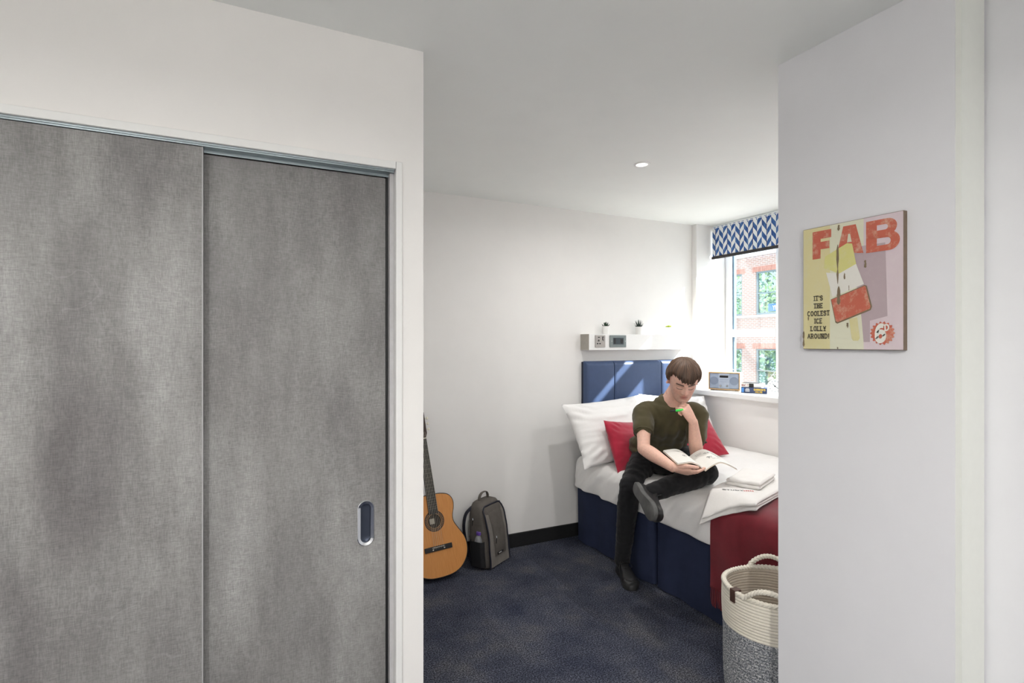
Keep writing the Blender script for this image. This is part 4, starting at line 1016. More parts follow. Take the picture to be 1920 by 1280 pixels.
def head_mesh():
    tab = bez([(-0.118, 0.050, 0.030, 0.006), (-0.114, 0.070, 0.000, 0.024), (-0.103, 0.080, -0.024, 0.040), (-0.084, 0.083, -0.046, 0.053), (-0.058, 0.084, -0.070, 0.063), (-0.030, 0.085, -0.092, 0.070),
               (0.0, 0.087, -0.101, 0.0755), (0.025, 0.091, -0.104, 0.0775), (0.055, 0.087, -0.101, 0.0750), (0.085, 0.070, -0.086, 0.062), (0.104, 0.042, -0.060, 0.042), (0.1145, 0.010, -0.026, 0.018), (0.116, -0.004, -0.012, 0.004)], 8)
    N = 120; rg = []
    for z, yf, yb, hw in tab:
        cy, ry = (yf + yb) / 2, (yf - yb) / 2; ring = []
        for j in range(N):
            a = 2 * math.pi * j / N; c, s = math.cos(a), math.sin(a)
            e = 0.86; x = hw * math.copysign(abs(c) ** e, c); y = cy + ry * math.copysign(abs(s) ** e, s)
            if s > 0.05:
                w = min(1.0, (s - 0.05) / 0.4); g = lambda u, su: math.exp(-(u / su) ** 2)
                d = 0
                if -0.050 < z < 0.020:                          # nose
                    f = min(1, max(0, (0.016 - z) / 0.046)); hgt = 0.004 + 0.020 * f ** 1.2
                    if z < -0.030: hgt *= max(0, 1 - ((-0.030 - z) / 0.012) ** 1.5) if z > -0.042 else 0
                    d += hgt * g(x, 0.0085 + 0.005 * f)
                    d += 0.006 * g(abs(x) - 0.013, 0.006) * g(z + 0.031, 0.008)
                ax = abs(x)
                d -= 0.0095 * g(ax - 0.031, 0.016) * g(z - 0.003, 0.011)      # eye sockets
                d += 0.0060 * g(ax - 0.032, 0.012) * g(z + 0.001, 0.0080)     # lowered lids
                d += 0.0042 * g(ax - 0.028, 0.022) * g(z - 0.019, 0.007)      # brow ridge
                d += 0.0040 * g(ax - 0.046, 0.016) * g(z + 0.022, 0.015)      # cheek bones
                d -= 0.0030 * g(ax - 0.040, 0.016) * g(z + 0.058, 0.018)
                d += 0.0050 * g(x, 0.020) * g(z + 0.0555, 0.0050) + 0.0052 * g(x, 0.017) * g(z + 0.0680, 0.0055) - 0.0040 * g(x, 0.024) * g(z + 0.0615, 0.0022)
                d -= 0.0030 * g(x, 0.020) * g(z + 0.078, 0.005); d += 0.0060 * g(x, 0.020) * g(z + 0.098, 0.011)
                y += d * w
            ring.append((x, y, z))
        rg.append(ring)
    m = MB().rings(rg)
    for s in (-1, 1):      # ears
        T = Matrix.Translation((s * 0.077, -0.010, -0.006)) @ Matrix.Rotation(R_(s * 18), 4, 'Z') @ Matrix.Rotation(R_(-8), 4, 'X')
        m.ball((0, 0, 0), 0.008, 0.017, 0.031, 14, T)
        m.tube([T @ Vector((s * 0.008, 0.012 * math.cos(a) - 0.002, 0.027 * math.sin(a))) for a in np.linspace(-1.9, 2.9, 14)], 0.0042, 8, round_ends=True)
    return m

def limb(mb, pts, n=18, m=6, ref=None, ratio=1.0):
    """pts rows x,y,z,r"""
    q = bez(pts, m); mb.tube(q[:, :3], q[:, 3], n, ref=ref, ratio=ratio, round_ends=True); return mb
def P4(p, r): return (p[0], p[1], p[2], r)

def hand(mb, w, hxv, hzv, left, curls, thumb, spread=0.05, scale=1.0):
    """hxv wrist->knuckles, hzv back of the hand; curls per finger (mcp, pip, dip) degrees"""
    hxv = nrm(hxv); hzv = nrm(np.array(hzv) - hxv * np.dot(hzv, hxv)); hyv = np.cross(hzv, hxv) * (-1 if left else 1)   # towards the thumb
    Lp = lambda x, y, z: np.array(w) + scale * (hxv * x + hyv * y + hzv * z)
    rg = []
    for x, wd, th, yo in ((-0.012, 0.026, 0.019, 0), (0.0, 0.027, 0.019, 0), (0.02, 0.031, 0.019, 0.0), (0.05, 0.038, 0.0175, 0.0), (0.078, 0.041, 0.015, 0.0), (0.094, 0.039, 0.012, 0.0), (0.100, 0.034, 0.007, 0)):
        rg.append([tuple(Lp(x, yo + wd * math.copysign(abs(math.cos(a)) ** 0.8, math.cos(a)), th * math.sin(a))) for a in [2 * math.pi * k / 20 for k in range(20)]])
    mb.rings(rg)
    for k, (yb, L, r) in enumerate(((0.030, 0.072, 0.0090), (0.0102, 0.080, 0.0092), (-0.0100, 0.074, 0.0088), (-0.0295, 0.058, 0.0078))):
        p = Lp(0.090, yb, 0.001); a = 0.0; pts = [P4(Lp(0.074, yb * 0.95, 0.0), r * 1.05 * scale), P4(p, r * 1.08 * scale)]; sp = spread * (1.5 - k)
        for seg, cu in zip((0.45, 0.30, 0.25), curls[k]):
            a += R_(cu); d = (hxv * math.cos(a) - hzv * math.sin(a)) + hyv * sp * math.cos(a); d = nrm(d)
            p2 = p + d * L * seg * scale; rr = r * (0.97 if seg > 0.4 else 0.90 if seg > 0.28 else 0.78) * scale
            pts.append(P4((p + p2) / 2, rr)); pts.append(P4(p2, rr * 0.99)); p = p2
        q = np.array(pts); mb.tube(q[:, :3], q[:, 3], 12, round_ends=True)
    p = Lp(0.018, 0.020, -0.006); pts = [P4(p, 0.0145 * scale)]
    for (dx, dy, dz), L, r in zip(thumb, (0.044, 0.033, 0.026), (0.0125, 0.0102, 0.0088)):
        p = p + nrm(hxv * dx + hyv * dy + hzv * dz) * L * scale; pts.append(P4(p, r * scale))
    q = np.array(pts); mb.tube(q[:, :3], q[:, 3], 12, round_ends=True)

# --- body: one continuous surface
bm_ = MB(); h_ = head_mesh(); bm_.add(h_.v, h_.f, HM)
neck0 = np.array((2.292, 2.505, 1.055))
limb(bm_, [P4(neck0, 0.068), P4((2.284, 2.478, 1.100), 0.060), P4(np.array(HM @ Vector((0, -0.040, -0.075))), 0.056), P4(np.array(HM @ Vector((0, -0.030, -0.030))), 0.058)], 22)
torso = [((2.425, 2.765, 0.655), 0.150, 0.70), ((2.42, 2.75, 0.74), 0.145, 0.68), ((2.405, 2.71, 0.82), 0.135, 0.70), ((2.365, 2.635, 0.91), 0.150, 0.66), ((2.318, 2.552, 0.985), 0.160, 0.62), ((2.287, 2.505, 1.035), 0.140, 0.48), ((2.285, 2.495, 1.070), 0.08, 0.6)]
def torso_tube(mb, rows, n=28):
    q = bez([list(p) + [r, k] for p, r, k in rows], 6); m = len(q)
    refs = np.array([nrm(LATP * (1 - i / (m - 1)) + LATS * (i / (m - 1))) for i in range(m)])
    mb.tube(q[:, :3], q[:, 3], n, ref=refs, ratio=q[:, 4], round_ends=True)
torso_tube(bm_, torso)
for a, b, c, s in ((shR, elR, wrR, 1), (shL, elL, wrL, -1)):
    mid = (a + b) / 2; fm1 = b + (c - b) * 0.3; fm2 = b + (c - b) * 0.7
    limb(bm_, [P4(a, 0.046), P4(mid, 0.041), P4(b + (a - b) * 0.2, 0.036), P4(b, 0.036)], 20)
    limb(bm_, [P4(b, 0.036), P4(fm1, 0.039), P4(fm2, 0.031), P4(c, 0.025)], 20)
for a, b, c in ((hipR, knR, anR), (hipL, knL, anL)):
    limb(bm_, [P4(a, 0.070), P4((a + b) / 2, 0.060), P4(b, 0.046)]); limb(bm_, [P4(b, 0.046), P4(b + (c - b) * 0.3, 0.045), P4(c, 0.032)])
# right hand under the open book, palm up; left hand a loose fist at the chin
hand(bm_, wrR, RR * 0.95 - FF * 0.05 + UP * -0.26, -UP * 0.85 - FF * 0.45, False, ((12, 20, 12), (14, 24, 14), (18, 28, 16), (24, 34, 20)), ((0.8, 0.6, -0.1), (0.95, 0.25, -0.1), (0.97, 0.05, -0.1)), 0.10)
hand(bm_, wrL, -RR * 0.52 + UP * 0.82 - FF * 0.12, -FF * 0.80 + RR * 0.50 + UP * 0.30, True, ((58, 78, 40), (64, 82, 44), (68, 84, 46), (72, 84, 48)), ((0.75, 0.30, -0.55), (0.75, -0.15, -0.62), (0.55, -0.35, -0.75)), 0.05)
me = remesh(bm_.mesh('body'), 0.0026, 2, 0.45)
P = coords(me); Hi = HM.inverted(); A = np.array([[Hi[i][j] for j in range(3)] for i in range(3)]); tvec = np.array([Hi[i][3] for i in range(3)])
Q = P @ A.T + tvec
x, y, z = Q[:, 0], Q[:, 1], Q[:, 2]; ax = np.abs(x)
base = np.array(lin((232, 188, 168))[:3]); colr = np.tile(base, (len(P), 1))
def blend(mask, rgb, k):
    global colr
    m = (mask * k)[:, None]; colr = colr * (1 - m) + np.array(lin(rgb)[:3]) * m
G = lambda u, s: np.exp(-(u / s) ** 2)
inhead = ((z > -0.125) & (z < 0.13) & (ax < 0.095) & (np.abs(y) < 0.125)).astype(float)
face_ = inhead * (y > 0.03)
blend(face_ * G(ax - 0.045, 0.022) * G(z + 0.030, 0.022), (208, 140, 124), 0.35)
blend(inhead * (ax > 0.072) * (z < 0.03) * (y < 0.02), (206, 136, 120), 0.5)
blend(face_ * G(x, 0.012) * G(z + 0.028, 0.014), (208, 138, 122), 0.35)
blend(face_ * (np.clip(1 - (ax / 0.024) ** 2, 0, 1)) * (G(z + 0.0555, 0.0055) + G(z + 0.067, 0.0065)).clip(0, 1), (180, 98, 92), 0.75)
blend(face_ * (ax < 0.024) * G(z + 0.0615, 0.0018), (110, 52, 48), 0.8)
blend(face_ * (z < -0.045) * (G(x, 0.06)) * (1 - G(z + 0.061, 0.012) * G(x, 0.022)), (150, 122, 112), 0.30)
browz = 0.0215 + 0.004 * np.sin(np.clip((ax - 0.012) / 0.042, 0, 1) * math.pi * 0.8)
blend(face_ * (ax > 0.011) * (ax < 0.053) * G(z - browz, 0.0050), (50, 34, 26), 1.0)
lidz = -0.0045 - 0.004 * np.clip(1 - ((ax - 0.032) / 0.016) ** 2, 0, 1)
blend(face_ * (np.abs(ax - 0.032) < 0.0165) * G(z - lidz, 0.0024), (52, 36, 32), 0.85)
blend(face_ * (np.abs(ax - 0.032) < 0.017) * G(z - 0.008, 0.0030), (150, 104, 92), 0.4)
blend(face_ * G(ax - 0.008, 0.004) * G(z + 0.040, 0.003), (96, 50, 44), 0.7)
ca = me.color_attributes.new('skin_tone', 'FLOAT_COLOR', 'POINT')
ca.data.foreach_set('color', np.c_[colr, np.ones(len(P))].astype(np.float32).ravel())
SK = NT('skin'); at = SK.node('ShaderNodeVertexColor', layer_name='skin_tone'); vv_ = SK.coord('Object')
SK.set(Base_Color=SK.mix(1.0, at.outputs['Color'], SK.ramp(SK.noise(vv_, 90, 4), [(0.3, (0.92, 0.90, 0.90, 1)), (0.7, (1.06, 1.04, 1.04, 1))]), 'MULTIPLY'), Roughness=0.55, Subsurface_Weight=0.08)
SK.b.inputs['Subsurface Radius'].default_value = (0.012, 0.005, 0.003); SK.b.inputs['Subsurface Scale'].default_value = 0.5
me.materials.append(SK.m)
body_o = link(me, 'body', man, True, 180)

# --- hair: cap with combed strands and a swept fringe
def hair():
    axis = nrm((0.004, -0.30, 0.95)); e1 = nrm(np.cross((0, 1.0, 0), axis)); e1 = nrm(np.array((1.0, 0, 0)) - axis * axis[0]); e2 = np.cross(axis, e1)   # e2 ~ forward
    cen = np.array((0, -0.008, 0.022)); rad = np.array((0.0795, 0.099, 0.0965)); rd = random.Random(11)
    NP, NT_ = 420, 56; vs, cols, fs = [], [], []
    ph1 = [rd.uniform(0, 6.28) for _ in range(8)]
    def tend(phi):       # polar angle where hair ends; phi 0 = his right ... pi/2 = face
        f = math.sin(phi); c = math.cos(phi)
        ctrl = [(-180, 112), (-150, 122), (-90, 128), (-35, 122), (-8, 104), (3, 108), (16, 84), (34, 74), (52, 80), (70, 95), (88, 103), (104, 99), (118, 88), (136, 82), (156, 96), (172, 112), (180, 112)]
        d = math.degrees(math.atan2(math.sin(phi), math.cos(phi)))
        for (a, b), (a2, b2) in zip(ctrl[:-1], ctrl[1:]):
            if a <= d <= a2:
                t = (d - a) / (a2 - a); t = t * t * (3 - 2 * t); return b + (b2 - b) * t
        return 100
    for i in range(NP):
        phi0 = 2 * math.pi * i / NP
        jag = 3.2 * math.sin(phi0 * 23 + 1) * math.sin(phi0 * 9) + 2.2 * math.sin(phi0 * 57 + 2) + 1.2 * math.sin(phi0 * 131)
        te = tend(phi0) + jag
        tone = 0.5 + 0.5 * math.sin(phi0 * 41 + 2 * math.sin(phi0 * 13)) * math.sin(phi0 * 97 + 1)
        for j in range(NT_ + 1):
            t = j / NT_; th = R_(te) * t
            phi = phi0 + 0.30 * math.sin(th) * math.sin(phi0) * 0.5 + 0.10 * t * math.sin(phi0 * 5)    # swept to one side
            d = axis * math.cos(th) + (e1 * math.cos(phi) + e2 * math.sin(phi)) * math.sin(th)
            thick = 0.0135 + 0.004 * math.sin(th) 
            thick *= (1 - max(0, (t - 0.80) / 0.20) ** 2 * 0.80)
            strand = 0.0016 * math.sin(phi0 * 46 + 5 * math.sin(th * 2 + phi0 * 3)) + 0.0010 * math.sin(phi0 * 110 + 3 * th) + 0.0022 * math.sin(phi0 * 15 + 4 * th)
            strand *= min(1, th * 1.3)
            k = 1 / math.sqrt(sum((d[q] / rad[q]) ** 2 for q in range(3)))
            p = cen + d * (k + thick + strand)
            if j == NT_: p = cen + d * (k + 0.001)
            vs.append(p); cols.append(0.55 + 0.75 * tone + 8 * strand * 14 + 0.45 * max(0, math.cos(th)))  # crown and strand ridges coloured lighter, a painted highlight from above
    for i in range(NP):
        for j in range(NT_):
            a = i * (NT_ + 1) + j; b = ((i + 1) % NP) * (NT_ + 1) + j; fs.append((a, b, b + 1, a + 1))
    m = MB().add([tuple(v) for v in vs], fs, HM); return m, cols
hm, hcol = hair()
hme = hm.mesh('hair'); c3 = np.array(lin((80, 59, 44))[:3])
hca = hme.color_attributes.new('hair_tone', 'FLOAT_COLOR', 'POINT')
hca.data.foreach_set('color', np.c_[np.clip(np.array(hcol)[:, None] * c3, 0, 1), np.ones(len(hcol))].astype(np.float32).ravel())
HR = NT('brown_hair'); ha = HR.node('ShaderNodeVertexColor', layer_name='hair_tone'); HR.set(Base_Color=ha.outputs['Color'], Roughness=0.5); hme.materials.append(HR.m)
_b = bmesh.new(); _b.from_mesh(hme); bmesh.ops.recalc_face_normals(_b, faces=_b.faces[:]); _b.to_mesh(hme); _b.free()
link(hme, 'hair', man, True, 180)

# --- t-shirt
OLIVE = mk_cloth('olive_jersey', (82, 76, 54), 0.9, 700, 0.08, 0.15, 0.2)
ts = MB()
torso_tube(ts, [((2.420, 2.780, 0.715), 0.176, 0.66), ((2.417, 2.770, 0.735), 0.180, 0.70), ((2.412, 2.745, 0.775), 0.170, 0.74), ((2.398, 2.70, 0.84), 0.160, 0.76), ((2.362, 2.63, 0.915), 0.170, 0.70), ((2.318, 2.552, 0.985), 0.180, 0.64), ((2.288, 2.507, 1.035), 0.162, 0.50), ((2.287, 2.497, 1.066), 0.105, 0.60)])
for a, b, f, r in ((shR, elR, 0.47, 0.060), (shL, elL, 0.58, 0.060)):
    inn = a + (np.array((2.30, 2.53, 1.02)) - a) * 0.45; e = a + (b - a) * f
    limb(ts, [P4(inn, 0.068), P4(a, 0.061), P4(a + (b - a) * 0.3, r), P4(e, r * 0.98)], 22)
tme = remesh(ts.mesh('t'), 0.005, 8, 0.5)
P = coords(tme); N = normals(tme)
def wr(p, s=1):
    return 0.0065 * mnoise.noise(Vector((p[0] * 9, p[1] * 9, p[2] * 20))) + 0.003 * mnoise.noise(Vector((p[0] * 26 + p[2] * 12, p[1] * 26, p[2] * 30)))
D = np.array([wr(p) for p in P])
# long soft folds running from the shoulders down the front
u = P @ RR; D += 0.0065 * np.sin(u * 95 + 3 * np.sin(P[:, 2] * 9)) * np.exp(-((P[:, 2] - 0.86) / 0.11) ** 2) + 0.006 * np.sin(P[:, 2] * 120 + u * 25) * np.exp(-((P[:, 2] - 0.71) / 0.06) ** 2)
setco(tme, P + N * D[:, None]); tme.materials.append(OLIVE)
shirt = link(tme, 't_shirt', man, True, 180)
cq = []
nb, nt = np.array((2.288, 2.498, 1.078)), np.array((2.280, 2.462, 1.120)); nd = nrm(nt - nb); s1_ = nrm(LATS - nd * np.dot(LATS, nd)); s2_ = np.cross(nd, s1_)
for k in range(40):
    a = 2 * math.pi * k / 40; cq.append(nb + nd * 0.004 + s1_ * 0.074 * math.cos(a) + s2_ * 0.068 * math.sin(a) - UP * 0.010 * max(0, -np.dot(s2_ * math.sin(a), FF)) * 1.5)
MB().tube(cq, 0.008, 8, closed=True).build('collar', OLIVE, shirt)
for a, b, f in ((shR, elR, 0.58), (shL, elL, 0.69)):
    d = nrm(b - a); e = a + (b - a) * f; s1_ = nrm(np.cross(d, UP)); s2_ = np.cross(d, s1_)
    MB().tube([e + s1_ * 0.054 * math.cos(2 * math.pi * k / 30) + s2_ * 0.054 * math.sin(2 * math.pi * k / 30) for k in range(30)], 0.0042, 8, closed=True).build('sleeve_hem', OLIVE, shirt)

# --- trousers
DENIM = mk_cloth('black_denim', (29, 29, 31), 0.85, 800, 0.15, 0.1, 0.3)
tr_ = MB()
torso_tube(tr_, [((2.43, 2.765, 0.655), 0.160, 0.70), ((2.425, 2.765, 0.70), 0.168, 0.70), ((2.42, 2.76, 0.755), 0.150, 0.70)])
def leg(mb, a, b, c, out):
    limb(mb, [P4(a, 0.092), P4(a + (b - a) * 0.35, 0.088), P4(a + (b - a) * 0.75, 0.073), P4(b, 0.066)], 22)
    limb(mb, [P4(b, 0.065), P4(b + (c - b) * 0.25, 0.064), P4(b + (c - b) * 0.6, 0.056), P4(b + (c - b) * 1.02, 0.047)], 22)
tr_.ball((2.385, 2.665, 0.685), 0.105, 0.105, 0.085); leg(tr_, hipR, knR, anR, 1); leg(tr_, hipL, knL, anL, -1)
pme = remesh(tr_.mesh('p'), 0.005, 6, 0.5); P = coords(pme); N = normals(pme)
D = np.array([0.004 * mnoise.noise(Vector((p[0] * 14, p[1] * 14, p[2] * 26))) + 0.0025 * mnoise.noise(Vector((p[0] * 40, p[1] * 40, p[2] * 55))) for p in P])
for kn in (knR, knL):
    dk = np.linalg.norm(P - kn, axis=1); D += 0.003 * np.sin(dk * 140) * np.exp(-(dk / 0.12) ** 2)
setco(pme, P + N * D[:, None]); pme.materials.append(DENIM)
trousers = link(pme, 'trousers', man, True, 180)

# --- shoes
SHOE = M('black_shoe_leather', (30, 30, 31), 0.5, var=0.15, scale=60); SOLE = M('worn_grey_sole', (86, 86, 85), 0.7, var=0.25, scale=22, bump=0.3, bscale=260); SOLED = M('dark_sole_rubber', (40, 40, 40), 0.7); LACE = M('black_lace', (20, 20, 21), 0.8)
def sole_outline(grow=0.0):
    c = bez([(0.0, 0.0), (0.008, 0.024), (0.04, 0.034), (0.10, 0.031), (0.16, 0.038), (0.21, 0.046), (0.25, 0.040), (0.277, 0.022), (0.284, 0.0)], 5)
    i = bez([(0.284, 0.0), (0.280, -0.022), (0.255, -0.040), (0.21, -0.044), (0.16, -0.036), (0.10, -0.028), (0.04, -0.032), (0.008, -0.024), (0.0, 0.0)], 5)
    o = [(x, y) for x, y in c[:-1]] + [(x, y) for x, y in i[:-1]]
    return [(0.142 + (x - 0.142) * (1 + grow), y * (1 + grow * 2)) for x, y in o]
def shoe(T, sole_mat, name):
    up = []
    for z, g, cut, yk in ((0.020, -0.01, 1.0, 1.0), (0.035, -0.005, 0.985, 1.0), (0.048, -0.03, 0.955, 0.96), (0.060, -0.06, 0.88, 0.88), (0.070, -0.09, 0.72, 0.80), (0.082, -0.12, 0.52, 0.76), (0.095, -0.14, 0.40, 0.74), (0.104, -0.16, 0.36, 0.70)):
        up.append([(0.006 + x * cut, y * yk * (1 if x < 0.12 else 1), z) for x, y in sole_outline(g)])
    u_ = MB().rings(up, T=T).build(name, SHOE, man, angle=60)
    MB().rings([[(x, y, 0.0) for x, y in sole_outline(-0.02)], [(x, y, 0.003) for x, y in sole_outline(0.01)], [(x, y, 0.022) for x, y in sole_outline(0.02)], [(x, y, 0.025) for x, y in sole_outline(0.0)]], T=T).build('sole', [sole_mat], u_, angle=50)
    MB().rings([[(0.195 + (x - 0.142) * 0.62 if x > 0.142 else 0.195, y * k, z) for x, y in sole_outline(0.02)] for z, k in ((0.026, 0.99), (0.040, 0.97), (0.050, 0.86), (0.0535, 0.6))], T=T).build('toe_cap', M('black_rubber_toe', (44, 44, 44), 0.45), u_, angle=60)
    for k in range(5):
        xx = 0.115 + 0.017 * k; zz = 0.1000 - 0.0085 * k
        MB().tube([(xx, -0.024, zz - 0.016), (xx + 0.003, -0.010, zz), (xx + 0.003, 0.010, zz), (xx, 0.024, zz - 0.016)], 0.0032, 6, T=T).build('lace', LACE, u_)
    MB().tube([T @ Vector(p) for p in bez([(0.108, 0.0, 0.096), (0.125, 0.024, 0.104), (0.145, 0.036, 0.088), (0.130, 0.030, 0.072), (0.112, 0.008, 0.094)], 5)], 0.0024, 6).tube([T @ Vector(p) for p in bez([(0.108, 0.0, 0.096), (0.122, -0.028, 0.106), (0.148, -0.042, 0.084), (0.160, -0.046, 0.060)], 5)], 0.0024, 6).build('lace_bow', LACE, u_)
fx = nrm((-0.36, -0.93, 0)); fy = np.cross(UP, fx)
shoe(frame(np.array((anR[0], anR[1], 0.0)) - fx * 0.062, fx, fy, UP), SOLED, 'shoe')
Cf = nrm((-0.65, -0.75, 0.10)); wf = RR * 0.68 - UP * 0.73; w2 = -RR * 0.73 - UP * 0.68
lx = nrm(0.86 * Cf + 0.51 * wf); ls = 0.75 * (0.51 * Cf - 0.86 * wf) + 0.66 * w2; ls = nrm(ls - lx * np.dot(ls, lx)); lz = -ls; ly = np.cross(lz, lx)
shoe(frame(anL - lx * 0.062 - lz * 0.085, lx, ly, lz), SOLE, 'shoe')

# ------------------------------------------------------------------ open book and highlighter
PAPER = M('white_paper', (236, 233, 226), 0.8, var=0.02); INK = M('grey_ink', (84, 84, 82), 0.8); PCOV = M('cream_cover', (226, 206, 180), 0.6)
kw, kh = nrm((0.925, -0.38, 0.0)), nrm((0.40, 0.915, 0.0))
BK0 = np.array((2.160, 2.098, 0.768))          # near end of the spine
bkt = thing('open_book', BK0, 'open paperback with sketches on white pages held over the crossed knee', 'book')
PWL, PWR, PH = 0.165, 0.190, 0.235
def page(s, t, v):    # t 0..1 away from spine, v 0..1 along the spine; the leaves arch up from the gutter and fall at the edge
    wdt = PWL if s < 0 else PWR
    x = s * wdt * (t - 0.10 * t * t) 
    z = 0.046 * (1 - (1 - min(1, t * 1.7)) ** 2) - (0.012 if s < 0 else 0.052) * max(0, t - 0.42) ** 1.3 * 1.6
    return BK0 + kw * x + kh * (PH * v) + UP * (z + 0.020 * v)
for s in (-1, 1):
    def slab(off0, off1, name, mat, ext=0.0):
        m = MB(); top = [[tuple(page(s, t, v) + UP * off1) for t in np.linspace(0.0, 1 + ext, 19)] for v in np.linspace(-ext, 1 + ext, 5)]; bot = [[tuple(page(s, t, v) + UP * off0) for t in np.linspace(0.0, 1 + ext, 19)] for v in np.linspace(-ext, 1 + ext, 5)]
        m.rings(top, closed=False); m.rings(bot, closed=False)
        rim_t = top[0] + [r[-1] for r in top[1:]] + top[-1][-2::-1] + [r[0] for r in top[-2:0:-1]]; rim_b = bot[0] + [r[-1] for r in bot[1:]] + bot[-1][-2::-1] + [r[0] for r in bot[-2:0:-1]]
        n = len(rim_t); m.add(rim_t + rim_b, [(i, (i + 1) % n, n + (i + 1) % n, n + i) for i in range(n)]); return m.build(name, mat, bkt, angle=50)
    pg = slab(0.0012, 0.0075 if s < 0 else 0.0055, 'page_block', PAPER)
    slab(-0.0008, 0.0010, 'cover', PCOV, 0.012)
    ink = MB(); rd = random.Random(20 + s)
    zt = 0.0079 if s < 0 else 0.0059
    def ip(t, v): return tuple(page(s, t, v) + UP * zt)
    for (t0, t1, v) in ([(0.12, 0.55, 0.80)] if s < 0 else [(0.10, 0.30, 0.82), (0.10, 0.28, 0.76), (0.36, 0.6, 0.30), (0.38, 0.62, 0.25)]):
        ts_ = np.linspace(t0, t1, 6); ink.rings([[ip(t, v) for t in ts_], [ip(t, v + 0.010) for t in ts_]], closed=False)
    for (tc, vc, rr, cnt) in ([(0.45, 0.45, 0.09, 9)] if s < 0 else [(0.42, 0.72, 0.08, 8), (0.62, 0.66, 0.08, 8), (0.66, 0.50, 0.09, 10), (0.36, 0.42, 0.07, 8)]):
        for k in range(cnt):
            a = rd.uniform(0, 3.14); L = rr * rd.uniform(0.4, 1); c0, c1 = tc + rd.uniform(-.05, .05), vc + rd.uniform(-.04, .04); dt, dv = math.cos(a) * L, math.sin(a) * L * 0.8
            ink.add([ip(c0 - dt, c1 - dv), ip(c0 + dt, c1 + dv), ip(c0 + dt + 0.012, c1 + dv + 0.012), ip(c0 - dt + 0.012, c1 - dv + 0.012)], [(0, 1, 2, 3)])
    tag(ink.build('sketches', INK, pg, smooth=False, fix=False), kind='stuff')

pp = np.array((2.152, 2.290, 1.066)); pd = nrm(-RR * 0.90 - UP * 0.16 + FF * 0.30)
hp_ = thing('highlighter_pen', pp, 'bright green and black highlighter pen held under the man\'s chin', 'pen')
GRN = M('fluorescent_green', (60, 230, 90), 0.4, var=0.03)
q = lambda t: tuple(pp + pd * t)
MB().tube([q(-0.030), q(-0.028), q(0.010), q(0.012)], [0.006, 0.0085, 0.0085, 0.007], 14, ratio=0.75).build('green_cap', GRN, hp_)
MB().tube([q(0.0122), q(0.014), q(0.040), q(0.044)], [0.0068, 0.0075, 0.0065, 0.003], 14, ratio=0.75).build('dark_barrel', BLACK, hp_)
# ------------------------------------------------------------------ across the street
XF = 19.0
struct(MB().box(3.99, 60, -40, 70, -7.2, -7.0), 'ground', M('street_asphalt', (150, 150, 150), 0.95, var=0.08, scale=3))
def mk_brick():
    t = NT('red_brick_wall'); v = t.coord('Object')
    sp = t.node('ShaderNodeSeparateXYZ'); t.link(v, sp.inputs[0]); cb = t.node('ShaderNodeCombineXYZ'); t.link(sp.outputs['Y'], cb.inputs[0]); t.link(sp.outputs['Z'], cb.inputs[1])
    b = t.node('ShaderNodeTexBrick'); t.link(cb.outputs[0], b.inputs['Vector'])
    b.inputs['Scale'].default_value = 1.0; b.inputs['Brick Width'].default_value = 0.225; b.inputs['Row Height'].default_value = 0.075; b.inputs['Mortar Size'].default_value = 0.011
    b.inputs['Color1'].default_value = lin((168, 122, 110)); b.inputs['Color2'].default_value = lin((148, 118, 110)); b.inputs['Mortar'].default_value = lin((196, 186, 180)); b.inputs['Bias'].default_value = -0.1
    c = t.mix(t.math('MULTIPLY', t.noise(v, 0.9, 4), 0.6), b.outputs['Color'], lin((170, 156, 148)))
    t.set(Base_Color=c, Roughness=0.9); t.bump(b.outputs['Fac'], -0.5, 0.01); return t.m
BRICK = mk_brick()
fac = thing('brick_building', (XF, 15, -7), 'red brick building across the street with rows of grey sash windows', 'building')
Y0, WW, PIT = 14.68, 1.01, 1.71
rows_ = [(2.56, 4.34), (-0.64, 1.14), (-3.84, -2.06)]
cols_ = [Y0 + PIT * k for k in range(-6, 9)]
ys = [2.0]; 
for c in cols_: ys += [c, c + WW]
ys.append(32.0)
zl = [-7.0, -3.84, -2.06, -0.64, 1.14, 2.56, 4.34, 5.0]
fm_ = MB()
for i in range(len(ys) - 1):
    for j in range(len(zl) - 1):
        if i % 2 == 1 and j % 2 == 1: continue
        fm_.box(XF, XF + 0.3, ys[i], ys[i + 1], zl[j], zl[j + 1])
fm_.box(XF + 0.3, XF + 6, 2.0, 32, -7, 5.0)
fm_.build('brick_wall', BRICK, fac, smooth=False)
MB().rbox(XF - 0.06, XF + 6, 1.9, 32.1, 5.0, 5.10, 0.02).build('parapet_coping', M('pale_stone', (206, 202, 196), 0.85), fac)
STONE = M('pale_stone', (206, 202, 196)); SASH = M('grey_sash_paint', (120, 136, 142), 0.5)
for zb in (2.44, -0.76, -3.96): MB().rbox(XF - 0.05, XF + 0.01, 2.0, 32, zb, zb + 0.10, 0.01).build('sill_course', STONE, fac)
sol = MB()
for c in cols_:
    for zt in (4.34, 1.14):
        for k in range(19): sol.box(XF - 0.012, XF + 0.01, c - 0.17 + k * 0.0715, c - 0.17 + k * 0.0715 + 0.060, zt + 0.005, zt + 0.225)
tag(sol.build('soldier_course', M('soldier_brick', (178, 128, 114), 0.9, var=0.15, scale=9), fac, smooth=False), kind='stuff')
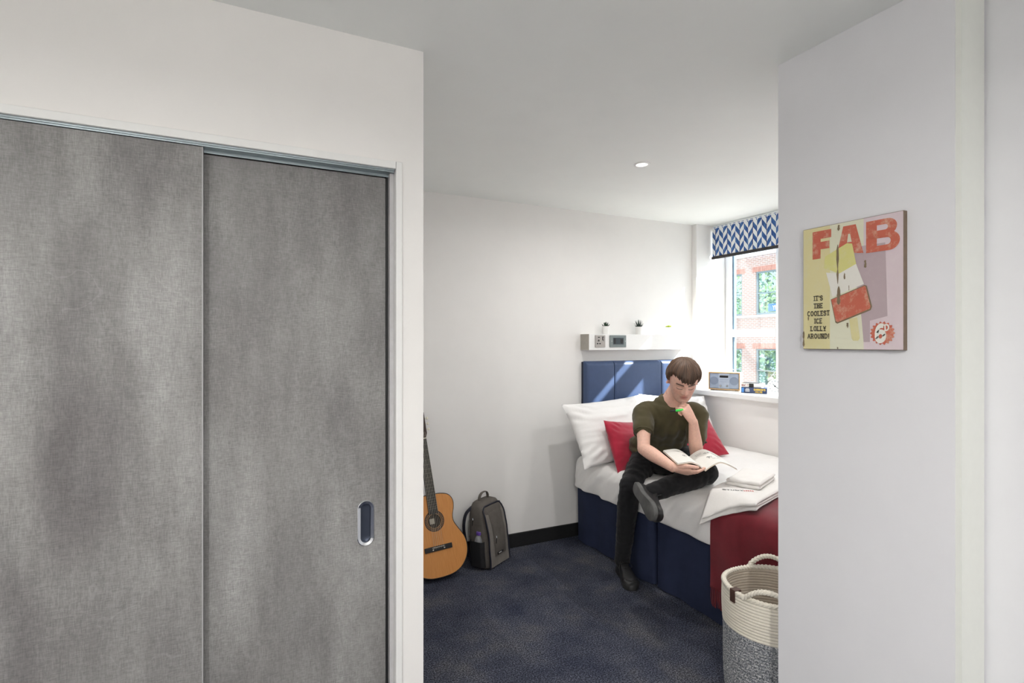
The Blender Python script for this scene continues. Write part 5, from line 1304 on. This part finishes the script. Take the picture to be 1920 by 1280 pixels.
def mk_pane():
    t = NT('street_window_glass')
    tr = t.node('ShaderNodeBsdfTransparent'); tr.inputs[0].default_value = (0.75, 0.86, 0.86, 1)
    gl = t.node('ShaderNodeBsdfGlossy'); gl.inputs['Roughness'].default_value = 0.01; gl.inputs[0].default_value = (0.9, 0.97, 0.97, 1)
    mx = t.node('ShaderNodeMixShader'); mx.inputs[0].default_value = 0.24; t.link(tr.outputs[0], mx.inputs[1]); t.link(gl.outputs[0], mx.inputs[2]); t.link(mx.outputs[0], t.out.inputs[0]); return t.m
PANE = mk_pane(); INSIDE = M('room_behind_glass', (176, 190, 184), 0.9, var=0.3, scale=1.5); CURT = M('white_curtain', (236, 238, 232), 0.9, var=0.05, scale=8)
wproto = {}
def far_window(c, z0, z1):
    key = round(z1 - z0, 3)
    if key not in wproto:
        hh = z1 - z0; f = MB()
        f.box(0.04, 0.14, 0, 0.06, 0, hh).box(0.04, 0.14, WW - 0.06, WW, 0, hh).box(0.04, 0.14, 0.06, WW - 0.06, 0, 0.08).box(0.04, 0.14, 0.06, WW - 0.06, hh - 0.06, hh).box(0.05, 0.11, 0.06, WW - 0.06, hh * 0.5 - 0.025, hh * 0.5 + 0.025)
        p = MB().box(0.085, 0.092, 0.06, WW - 0.06, 0.08, hh - 0.06)
        k = MB().box(0.16, 0.20, WW - 0.30, WW - 0.06, 0.02, hh); b = MB().box(0.26, 0.29, 0, WW, 0, hh)
        wproto[key] = [(nm, mb.mesh(nm)) for nm, mb in (('sash_window', f), ('pane', p), ('curtain', k), ('back_panel', b))]
        for (nm, me), mt in zip(wproto[key], (SASH, PANE, CURT, INSIDE)): me.materials.append(mt)
    w = None
    for nm, me in wproto[key]:
        o = bpy.data.objects.new(nm, me); COL.objects.link(o)
        if w is None:
            w = o; o.parent = fac; o.matrix_parent_inverse = Matrix.Translation(-Vector(WORLD_BUILT[fac.name])); o.location = (XF, c, z0)
        else: o.parent = w
    return w
for c in cols_:
    for z0, z1 in rows_: far_window(c, z0, z1)
sg = MB().box(XF + 0.06, XF + 0.08, 14.55 + 0.18, 14.68 + 0.46, 2.68, 2.98)  # solid board imitating a blue sign mirrored in the window
sgn = tag(sg.build('mirrored_sign', M('blue_sign', (70, 118, 200), 0.5), fac, smooth=False), 'blue board with white letters standing in for a mirrored sign')
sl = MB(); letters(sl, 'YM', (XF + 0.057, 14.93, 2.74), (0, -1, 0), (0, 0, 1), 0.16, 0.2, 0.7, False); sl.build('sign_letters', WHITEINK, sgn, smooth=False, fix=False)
# street tree that the windows mirror
tr = thing('street_tree', (8.6, 23.5, -7), 'leafy green street tree mirrored in the windows of the brick building', 'tree')
MB().tube([(8.6, 23.5, -7), (8.5, 23.6, -3), (8.7, 23.4, 1)], [0.28, 0.2, 0.1], 10).build('trunk', M('bark', (96, 80, 64), 0.95, var=0.3, scale=6), tr)
lm = MB(); rnd = random.Random(5)
for k in range(5200):
    d = nrm((rnd.gauss(0, 1), rnd.gauss(0, 1), rnd.gauss(0, 1))); q = (rnd.random() ** 0.4)
    p = np.array((8.6, 23.8, 1.8)) + d * q * np.array((3.4, 5.2, 4.6)); a = nrm((rnd.gauss(0, 1), rnd.gauss(0, 1), rnd.gauss(0, 1))); b = nrm(np.cross(a, d)); s = 0.17
    lm.add([tuple(p - a * s), tuple(p + b * s * 0.5), tuple(p + a * s), tuple(p - b * s * 0.5)], [(0, 1, 2, 3)])
tag(lm.build('foliage', M('tree_leaf', (128, 148, 96), 0.7, var=0.5, scale=2), tr, smooth=False, fix=False), kind='stuff')
